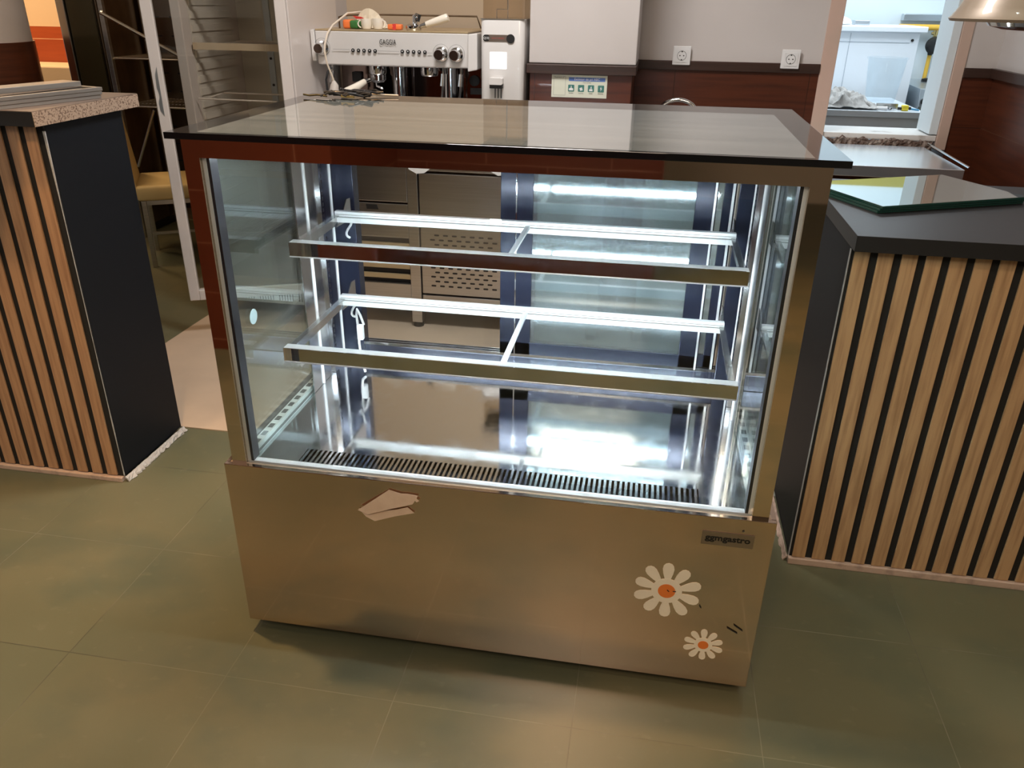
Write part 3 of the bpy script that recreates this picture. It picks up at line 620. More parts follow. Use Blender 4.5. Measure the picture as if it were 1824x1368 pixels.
# grille
gb = Bx(fx0 + 0.005, fx1 - 0.005, fy0 - 0.012, fy0 - 0.001, 0.095, 0.165).build('kick_grille', M_white_plastic, fr, bevel=0.002)
b = MB()
for g in range(5):
    for k in range(6): b.box(fx0 + 0.045 + g * 0.10 + k * 0.0135, fx0 + 0.049 + g * 0.10 + k * 0.0135, fy0 - 0.0127, fy0 - 0.0121, 0.112, 0.155)
b.build('slot', M_ink, gb)
for cx in (fx0 + 0.05, fx1 - 0.05):
    for cy in (fy0 + 0.05, fy1 - 0.05): MB().lathe([(0.022, 0.0), (0.022, 0.03), (0.012, 0.04), (0.012, 0.092)], (cx, cy, 0), 16).build('foot', M_white_plastic, fr, smooth=True)
# shelves
def fshelf(z, solid):
    s_ = bpy.data.objects.new('fridge_shelf', None); COL.objects.link(s_); s_.parent = fr; s_.matrix_parent_inverse = world_mat(fr).inverted(); s_.location = ((fx0 + fx1) / 2, 2.2, z)
    b = MB()
    for k in range(24): b.tube([(fx0 + 0.07 + k * 0.0187, fy0 + 0.06, z), (fx0 + 0.07 + k * 0.0187, fy1 - 0.09, z)], 0.0018, 6)
    b.tube([(fx0 + 0.055, fy0 + 0.06, z), (fx1 - 0.055, fy0 + 0.06, z)], 0.004, 8); b.tube([(fx0 + 0.055, fy1 - 0.1, z), (fx1 - 0.055, fy1 - 0.1, z)], 0.004, 8)
    b.build('wire_grid', M_wire, s_)
    if solid: Bx(fx0 + 0.055, fx1 - 0.05, fy0 + 0.045, fy0 + 0.055, z - 0.016, z + 0.012).build('price_rail', mat('cream_price_rail', (0.66, 0.54, 0.38), 0.4), s_)
fshelf(1.235, True); fshelf(0.70, True)
MB().tube([(fx0 + 0.06, fy0 + 0.02, 1.020), (fx1 - 0.1, fy0 + 0.02, 1.018)], 0.0035, 8).tube([(fx0 + 0.10, fy0 + 0.05, 1.024), (fx0 + 0.10, fy0 + 0.18, 1.03), (fx1 - 0.06, fy0 + 0.18, 1.03)], 0.0035, 8).build('loose_wire_rail', M_wire, fr)
fshelf(1.44, True); fshelf(0.42, False)
# door, hinged at right and swung towards the camera
hx, hy = fx1 + 0.005, fy0 - 0.03
ang = math.atan2(1.752 - hy, -1.137 - hx)     # direction from hinge to the free edge
L_ = math.hypot(1.752 - hy, -1.137 - hx)
Dm = Matrix.Translation((hx, hy, 0)) @ Matrix.Rotation(ang, 4, 'Z')
d_ = bpy.data.objects.new('door', None); COL.objects.link(d_); d_.location = (hx, hy, 0.17); d_.parent = fr; d_.matrix_parent_inverse = world_mat(fr).inverted()
b = MB()
b.box(0, 0.045, -0.02, 0.02, 0.175, 1.90, m=Dm); b.box(L_ - 0.043, L_, -0.02, 0.02, 0.175, 1.90, m=Dm)
b.box(0.045, L_ - 0.043, -0.02, 0.02, 0.175, 0.222, m=Dm); b.box(0.045, L_ - 0.043, -0.02, 0.02, 1.85, 1.90, m=Dm)
b.build('door_frame', M_fridgew, d_, bevel=0.003)
Bx(0.045, L_ - 0.043, -0.004, 0.004, 0.222, 1.85, m=Dm).build('door_glass', M_fridgeglass, d_)
Bx(0.012, L_ - 0.012, -0.028, -0.0205, 0.185, 1.89, m=Dm)
b = MB()
for a in ((0.006, 0.016), (L_ - 0.016, L_ - 0.006)): b.box(a[0], a[1], -0.030, -0.0205, 0.185, 1.89, m=Dm)
b.box(0.016, L_ - 0.016, -0.030, -0.0205, 0.185, 0.195, m=Dm)
b.build('door_gasket', M_glassc, d_)
MB().prism([(0, 0.0), (0.012, 0.02), (0.014, 0.05), (0.006, 0.08), (0.012, 0.11), (0.010, 0.16), (0, 0.19)], 0.0205, 0.0212, 'y', m=Dm @ Matrix.Translation((L_ - 0.024, 0, 0.98))).build('worn_patch', M_ksteel, d_)

# ------------------------------------------------------------------ left background: steel rack, dark glass cooler, yellow chair
rk = thing('steel_rack', 'dark stainless steel shelving rack with wire shelves behind the bar counter', 'rack', (-1.9, 3.4, 0))
RX0, RX1, RY0, RY1 = -2.33, -1.42, 3.22, 3.62
for (x, y) in ((RX0, RY0), (RX1, RY0), (RX0, RY1), (RX1, RY1)):
    Bx(x - 0.014, x + 0.014, y - 0.014, y + 0.014, 0, 1.95).build('post', M_brush, rk, bevel=0.003)
for z in (0.28, 0.82, 1.09, 1.60):
    b = MB()
    for k in range(36): b.tube([(RX0 + 0.02 + k * 0.0248, RY0, z), (RX0 + 0.02 + k * 0.0248, RY1, z)], 0.003, 5)
    for y in (RY0, RY0 + 0.13, RY0 + 0.26, RY1): b.tube([(RX0 + 0.015, y, z - 0.005), (RX1 - 0.015, y, z - 0.005)], 0.006, 6)
    b.build('wire_shelf', M_brushl, rk)
MB().tube([(RX0, RY0 - 0.02, 1.332), (RX1, RY0 - 0.02, 0.885)], 0.011, 8).build('brace', M_brushl, rk)
MB().tube([(-2.096, RY0 - 0.02, 0.80), (-2.27, RY0 - 0.02, 0.46)], 0.008, 8).build('brace', M_brushl, rk)
bp2 = MB().box(RX0 + 0.02, RX1 - 0.02, RY1 + 0.016, RY1 + 0.024, 0.1, 1.95).build('back_sheet', M_dsteel, rk)
b = MB()
for i in range(9):
    for j in range(13): b.box(RX0 + 0.07 + i * 0.095, RX0 + 0.10 + i * 0.095, RY1 + 0.0145, RY1 + 0.0155, 0.42 + j * 0.11, 0.428 + j * 0.11)
b.build('slot', M_ink, bp2)

cl = thing('glass_cooler', 'tall dark glass fronted cooler with a steel edge beside the steel rack', 'cooler', (-2.5, 3.4, 0))
Bx(-2.60, -2.36, 3.22, 3.70, 0.05, 1.95).build('cabinet', M_dsteel, cl, bevel=0.005)
Bx(-2.545, -2.375, 3.205, 3.219, 0.10, 1.92).build('glass_door', M_dglass, cl, bevel=0.002)
Bx(-2.60, -2.55, 3.19, 3.219, 0.05, 1.95).build('steel_edge', M_brushl, cl, bevel=0.003)
Bx(-2.59, -2.37, 3.23, 3.69, 0, 0.05).build('plinth', M_black, cl)

ch = thing('chair', 'pale yellow leatherette chair with steel legs behind the bar counter', 'chair', (-1.925, 2.63, 0))
Bx(-1.925, -1.48, 2.62, 3.04, 0.385, 0.47).build('seat', M_yel, ch, bevel=0.018, seg=3, smooth=True)
MB().prism([(-1.96, 0.44), (-1.915, 0.44), (-1.965, 0.90), (-1.99, 0.90)], 2.63, 3.03, 'y').build('backrest', M_yel, ch, bevel=0.008)
for (x, y) in ((-1.895, 2.645), (-1.51, 2.645), (-1.895, 3.01), (-1.51, 3.01)):
    Bx(x - 0.013, x + 0.013, y - 0.013, y + 0.013, 0, 0.384).build('leg', M_brush, ch, bevel=0.002)
b = MB().box(-1.88, -1.52, 2.638, 2.652, 0.36, 0.384); b.box(-1.88, -1.52, 3.003, 3.017, 0.36, 0.384).box(-1.88, -1.52, 2.638, 2.652, 0.19, 0.205)
b.build('seat_frame', M_brush, ch)
ch.rotation_euler = (0, 0, math.radians(30))

# ------------------------------------------------------------------ back bar: refrigerated bench with coffee machine, grinder
BT = 0.86; BY = 2.05
bn = thing('refrigerated_counter', 'stainless steel refrigerated back bar counter on square legs', 'counter', (0.1, 2.3, 0))
Bx(-0.56, 0.71, BY - 0.02, 2.20, BT - 0.04, BT).build('worktop', M_brush, bn, bevel=0.003)
Bx(-0.56, 0.32, 2.2002, 2.74, BT - 0.04, BT).build('worktop', M_brush, bn, bevel=0.003)
Bx(-0.54, 0.30, BY + 0.05, 2.70, 0.15, BT - 0.041).build('body', M_dsteel, bn)
Bx(0.301, 0.70, BY + 0.05, 2.20, 0.15, BT - 0.041).build('body', M_dsteel, bn)
for x in (-0.54, -0.18, 0.65):
    lg = Bx(x, x + 0.05, BY, BY + 0.05, 0.028, BT - 0.041).build('leg', M_brush, bn, bevel=0.003)
    MB().lathe([(0.024, 0), (0.026, 0.008), (0.02, 0.028)], (x + 0.025, BY + 0.025, 0), 16).build('foot_cap', M_black, lg, smooth=True)
for x in (-0.54, 0.24):
    MB().box(x, x + 0.05, 2.64, 2.69, 0, 0.149).build('leg', M_brush, bn, bevel=0.003)
# door panel with slots
dp = Bx(-0.126, 0.262, BY + 0.008, BY + 0.03, 0.175, 0.735).build('door', M_brush, bn, bevel=0.003)
b = MB()
for r in range(12):
    if r == 6: continue
    for k in range(8 if r % 2 == 0 else 7):
        x = -0.070 + k * 0.0415 + (0.02 if r % 2 else 0); z = 0.216 + r * 0.0220
        pts = [(x + 0.008 * sx_ + 0.004 * math.cos(a), z + 0.004 * math.sin(a)) for sx_, a in [(1, -PI / 2), (1, -PI / 4), (1, 0), (1, PI / 4), (1, PI / 2), (-1, PI / 2), (-1, 3 * PI / 4), (-1, PI), (-1, 5 * PI / 4), (-1, 3 * PI / 2)]]
        b.prism(pts, BY + 0.0072, BY + 0.0079, 'y')
b.build('vent_slots', M_ink, dp)
Bx(-0.126, 0.262, BY + 0.012, BY + 0.032, 0.745, BT - 0.041).build('front_fascia', M_brush, bn, bevel=0.002)
Bx(0.275, 0.648, BY + 0.008, BY + 0.03, 0.175, 0.80).build('door', M_palesteel, bn, bevel=0.003)
Bx(-0.126, 0.648, BY + 0.006, BY + 0.04, 0.12, 0.168).build('lower_rail', M_brush, bn, bevel=0.003)
# left bay: drawers above, louvres below
Bx(-0.49, -0.181, BY + 0.008, BY + 0.03, 0.60, BT - 0.045).build('drawer', M_brush, bn, bevel=0.003)
dr = Bx(-0.49, -0.181, BY + 0.008, BY + 0.03, 0.435, 0.592).build('drawer', M_brush, bn, bevel=0.003)
bd = MB().prism([(-0.375, 0.563), (-0.320, 0.563), (-0.326, 0.585), (-0.378, 0.585)], BY + 0.006, BY + 0.0078, 'y').build('badge', M_ink, dr)
b = MB()
for k in range(4): b.box(-0.488, -0.182, BY + 0.015, BY + 0.030, 0.235 + k * 0.050, 0.258 + k * 0.050, m=None)
b.build('louvre', M_cmtop, bn, bevel=0.002)
Bx(-0.488, -0.182, BY + 0.035, BY + 0.045, 0.18, 0.43).build('louvre_back', M_ink, bn)
Bx(-0.49, -0.181, BY + 0.006, BY + 0.03, 0.12, 0.215).build('lower_rail', M_brush, bn, bevel=0.003)
# torn protective film hanging under the worktop edge
b = MB().prism([(-0.165, 0.80), (-0.160, 0.755), (-0.125, 0.738), (-0.09, 0.742), (-0.065, 0.76), (-0.05, 0.80)], BY - 0.0225, BY - 0.0215, 'y').prism([(0.19, 0.80), (0.20, 0.765), (0.24, 0.745), (0.27, 0.75), (0.27, 0.80)], BY - 0.0225, BY - 0.0215, 'y')
b.build('protective_film', M_white_plastic, bn)

# coffee machine
cmx0, cmx1, cy = -0.632, 0.118, 2.20
cm = thing('coffee_machine', 'white two group espresso machine on the back bar', 'coffee machine', (-0.26, 2.45, BT))
Bx(cmx0 + 0.03, cmx1 - 0.03, 2.46, 2.70, BT + 0.04, 1.29).build('body', M_darkchrome, cm, bevel=0.004)
Bx(cmx0 + 0.02, cmx1 - 0.02, cy + 0.03, 2.455, BT + 0.04, BT + 0.12).build('drip_tray', M_steel, cm, bevel=0.004)
for x in (cmx0 + 0.06, cmx1 - 0.06):
    for y in (2.27, 2.64): MB().lathe([(0.022, 0), (0.022, 0.04)], (x, y, BT), 16).build('foot', M_black, cm)
fp = MB().prism([(cy + 0.012, 1.163), (cy + 0.03, 1.158), (2.66, 1.19), (2.66, 1.298), (cy, 1.298)], cmx0 + 0.02, cmx1 - 0.045, 'x').build('fascia', M_cmw, cm, bevel=0.003)
MB().prism([(cmx0 + 0.0, 1.175), (cmx0 + 0.018, 1.175), (cmx0 + 0.018, 1.305), (cmx0, 1.30)], cy - 0.006, 2.68, 'y').build('end_cap', M_cmw, cm, bevel=0.003)
MB().prism([(cmx1 - 0.042, 1.150), (cmx1, 1.158), (cmx1, 1.302), (cmx1 - 0.040, 1.298)], cy - 0.022, 2.68, 'y').build('end_cap', M_cmw, cm, bevel=0.004)
MB().box(cmx0 + 0.02, cmx1 - 0.045, cy + 0.002, 2.67, 1.2985, 1.306).build('cup_tray', M_cmtop, cm, bevel=0.002)
b = MB().tube([(cmx0 + 0.09, cy + 0.12, 1.306), (cmx0 + 0.09, cy + 0.12, 1.352), (cmx0 + 0.11, cy + 0.14, 1.358), (cmx0 + 0.13, cy + 0.42, 1.358), (cmx0 + 0.2, cy + 0.44, 1.358), (cmx1 - 0.1, cy + 0.44, 1.358), (cmx1 - 0.08, cy + 0.44, 1.306)], 0.004, 8)
b.build('cup_rail', M_dsteel, cm, smooth=True)
text('lettering', 'GAGGIA', 0.030, M_ink, FACE(-0.282, cy - 0.0015, 1.258), fp, bold=0.0, sx=0.66)
RY = Matrix.Rotation(PI / 2, 4, 'X')
for x0 in (-0.443, -0.219):
    for k in range(5):
        x = x0 + k * 0.0253
        bt = MB().lathe([(0.0078, 0), (0.0078, 0.003)], (x, cy + 0.003, 1.2225 - 0.0002 * k), 18, RY).build('button', M_ink, cm, smooth=False)
        MB().lathe([(0.0025, 0), (0.0025, 0.0006)], (x, cy - 0.0003, 1.2235), 8, RY).build('icon', M_white_plastic, bt)
b = MB().box(-0.535, -0.456, cy - 0.0012, cy + 0.001, 1.2255, 1.2263).box(-0.330, -0.232, cy - 0.0012, cy + 0.001, 1.2225, 1.2233).box(-0.105, -0.085, cy - 0.0012, cy + 0.001, 1.2195, 1.2203)
b.build('panel_line', M_signdk, cm)
for kx, kz, dk in ((-0.583, 1.229, 0), (-0.045, 1.216, 1), (0.022, 1.215, 1)):
    kb = MB().lathe([(0.029, 0), (0.029, 0.008), (0.022, 0.012), (0.022, 0.05), (0.020, 0.056)], (kx, cy + 0.004, kz), 28, RY).build('steam_knob', M_steel, cm, smooth=True)
    MB().lathe([(0.0185, 0.0), (0.0185, 0.0015)], (kx, cy - 0.0525, kz), 28, RY).build('knob_cap', mat('dark_knob_cap', (0.10, 0.07, 0.055), 0.12, 0.8), kb)
    ringp = [(kx + 0.036 * math.cos(a), cy - 0.002, kz + 0.004 + 0.036 * math.sin(a)) for a in [2 * PI * q / 28 for q in range(29)]]
    MB().tube(ringp, 0.0006, 5).build('knob_ring', M_signdk, kb)
for gx in (-0.372, -0.130):
    gh = MB().lathe([(0.040, 1.160), (0.040, 1.125), (0.036, 1.118)], (gx, cy + 0.11, 0), 32).build('group_head', M_steel, cm, smooth=True)
    MB().lathe([(0.033, 1.158), (0.033, BT + 0.125)], (gx + 0.075, cy + 0.20, 0), 28).build('boiler_column', M_steel, gh, smooth=True)
# portafilter in the left group
pf = MB().lathe([(0.036, 1.117), (0.036, 1.095), (0.028, 1.085)], (-0.372, cy + 0.11, 0), 28).build('portafilter', M_steel, cm, smooth=True)
MB().tube([(-0.385, cy + 0.08, 1.10), (-0.40, cy + 0.03, 1.095), (-0.405, cy + 0.02, 1.093)], [0.008, 0.010, 0.012], 12).build('neck', M_steel, pf, smooth=True)
MB().tube([(-0.405, cy + 0.015, 1.093), (-0.425, cy - 0.04, 1.075), (-0.452, cy - 0.10, 1.058), (-0.455, cy - 0.108, 1.056)], [0.013, 0.017, 0.018, 0.014], 14).build('handle', M_cup, pf, smooth=True)
MB().tube([(-0.372, cy + 0.09, 1.085), (-0.372, cy + 0.09, 1.07), (-0.35, cy + 0.085, 1.062), (-0.345, cy + 0.085, 1.055)], 0.006, 8).build('spout', M_steel, pf, smooth=True)
# steam wands
for sx_, bend in ((-0.555, -0.01), (-0.045, 0.0), (0.035, 0.012)):
    b = MB().tube([(sx_, cy + 0.03, 1.165), (sx_, cy + 0.025, 1.14), (sx_ - 0.002, cy + 0.02, 1.08), (sx_ - 0.008, cy + 0.01, 1.0), (sx_ - 0.008 + bend, cy + 0.0, 0.99)], 0.0045, 8)
    wd = b.build('steam_wand', M_steel, cm, smooth=True)
    MB().tube([(sx_ - 0.0005, cy + 0.023, 1.135), (sx_ - 0.004, cy + 0.017, 1.085)], [0.009, 0.011], 12).build('wand_grip', M_steel, wd, smooth=True)
MB().lathe([(0.024, 0), (0.024, 0.006), (0.018, 0.008)], (0.045, 2.455, 1.09), 24, RY).build('pressure_gauge', M_ink, cm, smooth=True)
Bx(0.025, 0.085, 2.452, 2.459, 1.030, 1.058).build('data_plate', M_ink, cm)
Bx(-0.545, -0.50, 2.44, 2.459, 1.07, 1.115).build('switch_box', M_ink, cm, bevel=0.004)
# power cord draped over the fascia
pc = thing('power_cord', 'cream power cord with a grey plug hanging over the front of the coffee machine', 'cord', (-0.53, 2.17, 1.31))
MB().tube([(-0.40, 2.44, 1.318), (-0.41, 2.42, 1.345), (-0.44, 2.385, 1.375), (-0.49, 2.29, 1.368), (-0.53, 2.21, 1.322), (-0.545, 2.178, 1.290), (-0.549, 2.150, 1.25), (-0.549, 2.138, 1.22), (-0.545, 2.145, 1.17), (-0.535, 2.165, 1.12), (-0.530, 2.17, 1.095)], 0.0042, 10).build('cable', M_cord, pc, smooth=True)
MB().tube([(-0.530, 2.17, 1.098), (-0.528, 2.168, 1.080), (-0.530, 2.165, 1.055), (-0.531, 2.165, 1.05)], [0.006, 0.018, 0.021, 0.017], 14).build('plug', mat('plug_grey', (0.55, 0.50, 0.45), 0.5), pc, smooth=True)
MB().tube([(-0.552, 2.21, 1.15), (-0.566, 2.195, 1.13), (-0.572, 2.185, 1.10), (-0.568, 2.18, 1.06), (-0.565, 2.18, 1.02)], 0.005, 8).build('second_cable', M_black, pc, smooth=True)
# things on the machine
TT = 1.3062
def cup(x, y, r, h, hs, label):
    c_ = MB().lathe([(r * 0.6, 0), (r * 0.78, h * 0.05), (r, h * 0.45), (r, h), (r * 0.9, h), (r * 0.86, h * 0.5), (r * 0.5, h * 0.12)], (x, y, TT), 28).build('cup', M_cup, smooth=True)
    tag(c_, label, 'cup', 'cream cups on the coffee machine')
    pts = [(x + hs * (r * 0.95 + 0.014 * math.sin(a)), y - 0.006, TT + h * 0.5 + 0.014 * math.cos(a)) for a in [PI * k / 8 for k in range(9)]]
    MB().tube(pts, 0.003, 8).build('handle', M_cup, c_, smooth=True)
cup(-0.392, cy + 0.055, 0.024, 0.042, -1, 'cream ceramic cup on the coffee machine, left one with its handle to the left')
cup(-0.340, cy + 0.055, 0.025, 0.044, 1, 'cream ceramic cup on the coffee machine, right one with its handle to the right')
def packet(name, x, y, sx_, sy_, sz, rz, m, label, cat='packet', tilt=0.0, band=None):
    mm = Matrix.Translation((x, y, TT + sz / 2 + 0.001)) @ Matrix.Rotation(rz, 4, 'Z') @ Matrix.Rotation(tilt, 4, 'Y')
    o = Bx(-sx_ / 2, sx_ / 2, -sy_ / 2, sy_ / 2, -sz / 2, sz / 2, m=mm).build(name, m, bevel=min(sx_, sy_, sz) * 0.25, smooth=True, seg=3)
    tag(o, label, cat)
    if band: Bx(-sx_ * 0.12, sx_ * 0.12, -sy_ / 2 - 0.001, sy_ / 2 + 0.001, -sz / 2 - 0.0005, sz / 2 + 0.001, m=mm).build('printed_band', band, o)
    return o
packet('snack_packet', -0.485, cy + 0.09, 0.05, 0.05, 0.036, 0.2, M_orangep, 'small orange packet at the left of the cups')
packet('snack_packet', -0.262, cy + 0.055, 0.062, 0.04, 0.022, 0.05, M_orangep, 'flat orange sachet with red print right of the cups', band=M_redp)
packet('tea_box', -0.448, cy + 0.075, 0.045, 0.04, 0.034, -0.3, M_greenp, 'dark green wrapped packet behind the left cup')
# crumpled printed bag behind the cups
b = MB(); random.seed(3)
def bagf(u, v):
    x = -0.47 + u * 0.19; h_ = 0.085 * math.sin(PI * min(1, u * 1.1 + 0.05)) ** 0.7 * (0.55 + 0.45 * math.sin(u * 3 + 1))
    return (x + random.uniform(-.003, .003), cy + 0.105 + v * 0.05 + random.uniform(-.004, .004), TT + 0.002 + h_ * (1 - abs(2 * v - 1)) + random.uniform(0, .003))
b.grid(14, 6, bagf, 0.002)
bag = tag(b.build('paper_bag', mat('cream_print_bag', (0.72, 0.62, 0.46), 0.6)), 'crumpled cream paper bag with red and green print behind the cups', 'bag')
MB().prism([(-0.47, TT + 0.052), (-0.43, TT + 0.048), (-0.415, TT + 0.040), (-0.455, TT + 0.040)], cy + 0.100, cy + 0.103, 'y').build('red_print', M_redp, bag)
for q in range(3): MB().tube([(-0.47 + q * 0.018, cy + 0.1, TT + 0.006), (-0.452 + q * 0.018, cy + 0.1, TT + 0.036)], 0.0028, 6).build('leaf_print', M_greenp, bag)
# spare portafilter lying on top
sp_ = thing('portafilter', 'spare chrome portafilter with a cream handle lying on the machine top', 'portafilter', (-0.15, cy + 0.05, TT))
MB().lathe([(0.030, 0), (0.034, 0.006), (0.034, 0.018), (0.022, 0.026)], (-0.178, cy + 0.05, TT), 28).build('basket', M_steel, sp_, smooth=True)
MB().tube([(-0.172, cy + 0.05, TT + 0.02), (-0.172, cy + 0.05, TT + 0.056), (-0.165, cy + 0.05, TT + 0.060), (-0.150, cy + 0.05, TT + 0.056)], [0.012, 0.010, 0.010, 0.008], 12).build('spout', M_steel, sp_, smooth=True)
MB().tube([(-0.156, cy + 0.045, TT + 0.035), (-0.148, cy + 0.045, TT + 0.062)], [0.006, 0.007], 10).build('spout_tip', M_ink, sp_, smooth=True)
MB().tube([(-0.15, cy + 0.05, TT + 0.016), (-0.122, cy + 0.05, TT + 0.024)], [0.008, 0.011], 12).build('neck', M_steel, sp_, smooth=True)
MB().tube([(-0.122, cy + 0.05, TT + 0.024), (-0.08, cy + 0.05, TT + 0.036), (-0.030, cy + 0.05, TT + 0.052), (-0.024, cy + 0.05, TT + 0.054)], [0.012, 0.016, 0.017, 0.014], 14).build('handle', M_cup, sp_, smooth=True)

# knock box and grinder
GB = 1.018
kb_ = thing('knock_box', 'black drawer box under the coffee grinder on the back bar', 'drawer box', (0.23, 2.3, BT))
Bx(0.139, 0.320, 2.165, 2.45, BT + 0.001, GB - 0.001).build('body', M_black, kb_, bevel=0.004)
Bx(0.15, 0.31, 2.158, 2.1645, BT + 0.02, GB - 0.02).build('drawer_front', M_steel, kb_, bevel=0.002)
gd = thing('coffee_grinder', 'white coffee grinder with smoked hopper beside the column', 'coffee grinder', (0.23, 2.3, GB))
gy = 2.155
def rrect(x0, x1, y0, y1, r, n=6):
    pts = []
    for cx_, cy_, a0 in ((x1 - r, y1 - r, 0), (x0 + r, y1 - r, PI / 2), (x0 + r, y0 + r, PI), (x1 - r, y0 + r, 1.5 * PI)):
        for k in range(n + 1): a = a0 + PI / 2 * k / n; pts.append((cx_ + r * math.cos(a), cy_ + r * math.sin(a)))
    return pts
gbody = MB().prism(rrect(0.137, 0.322, gy, gy + 0.30, 0.022), GB, 1.357, 'z').build('body', M_cmw, gd, bevel=0.002, smooth=True)
MB().prism(rrect(0.133, 0.326, gy - 0.002, gy + 0.302, 0.022), 1.3572, 1.360, 'z').build('top_plate', M_brush, gd)
hp = MB()
P0 = rrect(0.142, 0.318, gy + 0.015, gy + 0.24, 0.02)
hp.prism(P0, 1.3605, 1.56, 'z')
hp.build('hopper', M_smoke, gd)
Bx(0.132, 0.328, gy + 0.005, gy + 0.25, 1.5605, 1.575).build('hopper_lid', mat('blue_grey_lid', (0.10, 0.14, 0.17), 0.3), gd, bevel=0.006)
MB().tube([(0.242, gy + 0.06, 1.3606), (0.242, gy + 0.06, 1.395), (0.195, gy + 0.06, 1.395), (0.195, gy + 0.06, 1.3606)], 0.0022, 6).tube([(0.242, gy + 0.06, 1.395), (0.242, gy + 0.06, 1.55)], 0.0028, 6).build('hopper_rod', M_steel, gd)
MB().lathe([(0.0175, 0), (0.0175, 0.004)], (0.2655, gy - 0.0003, 1.285), 24, RY).build('dial', M_ink, gd)
lg_ = MB().prism(rrect(0.149, 0.262, 1.273, 1.2995, 0.010), gy - 0.0020, gy - 0.0003, 'y').build('name_strip', M_plate, gd)
o = MB().prism(rrect(0.1495, 0.176, 1.2735, 1.299, 0.009), gy - 0.0026, gy - 0.0021, 'y').build('logo_patch', M_ink, lg_)
text('lettering', 'Q|10|', 0.013, M_white_plastic, FACE(0.163, gy - 0.003, 1.286), lg_, ext=0.0002, sx=0.8)
text('lettering', 'QUALITY ESPRESSO', 0.0065, M_redp, FACE(0.212, gy - 0.0023, 1.286), lg_, ext=0.0001, sx=0.95)
sc_ = Bx(0.179, 0.249, gy - 0.0015, gy - 0.0003, 1.167, 1.232).build('screen', M_screen, gd)
ringp = [(0.2145 + 0.006 * math.cos(a), gy - 0.002, 1.206 + 0.006 * math.sin(a)) for a in [2 * PI * q / 16 for q in range(17)]]
MB().tube(ringp, 0.0006, 5).tube([(0.2145, gy - 0.002, 1.204), (0.2145, gy - 0.002, 1.208)], 0.001, 5).build('screen_icon', M_signdk, sc_)
ck = MB().prism(rrect(0.180, 0.238, 1.106, 1.134, 0.006), gy - 0.04, gy - 0.0005, 'y').build('dosing_spout', M_cmw, gd, bevel=0.002)
Bx(0.182, 0.236, gy - 0.030, gy - 0.0005, 1.091, 1.1058).build('spout_base', M_ink, ck)
for x in (0.2015, 0.2145, 0.2275): MB().box(x - 0.0018, x + 0.0018, gy - 0.006, gy - 0.0003, 1.05, 1.0905).build('prong', M_ink, ck)
Bx(0.158, 0.300, gy - 0.002, gy - 0.0003, 1.030, 1.036).build('tray_slot', M_ink, gd)

# ------------------------------------------------------------------ sign, sockets, faucet
sg = thing('extinguisher_sign', 'small fire extinguisher information sign on the tiled column', 'sign', (0.553, 2.224, 1.11))
Bx(0.435, 0.673, 2.222, 2.2249, 1.066, 1.157).build('board', M_signb, sg, bevel=0.0006)
Bx(0.509, 0.664, 2.2212, 2.2219, 1.133, 1.148).build('title_band', M_signblue, sg)
text('lettering', 'Extintor de pó ABC', 0.0135, M_white_plastic, FACE(0.587, 2.2208, 1.1405), sg, ext=0.0002)
text('lettering', 'Extintor nº', 0.0095, M_signdk, FACE(0.469, 2.2214, 1.146), sg, ext=0.0002)
text('lettering', 'Classe de fogo', 0.006, M_signdk, FACE(0.587, 2.2214, 1.1275), sg, ext=0.0002)
b = MB()
for a in ((0.444, 0.495, 1.1505, 1.1512), (0.444, 0.495, 1.0745, 1.0752), (0.444, 0.4447, 1.0745, 1.1512), (0.4943, 0.495, 1.0745, 1.1512)): b.box(a[0], a[1], 2.2214, 2.2219, a[2], a[3])
b.build('number_box', M_signdk, sg)
for k in range(4):
    x = 0.507 + k * 0.0425
    pn = MB().prism(rrect(x, x + 0.0265, 1.0905, 1.118, 0.003), 2.2213, 2.2219, 'y').build('pictogram', M_signgreen, sg)
    b = MB()
    if k == 0: b.prism([(x + 0.004, 1.095), (x + 0.022, 1.095), (x + 0.022, 1.103), (x + 0.013, 1.107), (x + 0.004, 1.103)], 2.2209, 2.2212, 'y').prism([(x + 0.011, 1.108), (x + 0.016, 1.108), (x + 0.013, 1.116)], 2.2209, 2.2212, 'y')
    elif k == 1: b.prism([(x + 0.010, 1.094), (x + 0.021, 1.097), (x + 0.017, 1.109), (x + 0.006, 1.105)], 2.2209, 2.2212, 'y')
    elif k == 2: b.prism([(x + 0.005, 1.094), (x + 0.021, 1.094), (x + 0.019, 1.103), (x + 0.007, 1.103)], 2.2209, 2.2212, 'y').prism([(x + 0.010, 1.105), (x + 0.017, 1.105), (x + 0.014, 1.115)], 2.2209, 2.2212, 'y')
    else: b.prism([(x + 0.014, 1.115), (x + 0.009, 1.103), (x + 0.013, 1.104), (x + 0.011, 1.093), (x + 0.018, 1.107), (x + 0.014, 1.106)], 2.2209, 2.2212, 'y')
    b.build('symbol', M_white_plastic, pn)
    text('lettering', ('Sólidos', 'Líquidos', 'Gases', 'Elétricos')[k], 0.0065, M_signdk, FACE(x + 0.013, 2.2214, 1.0845), sg, ext=0.0002)
sg.location.z -= 0.011
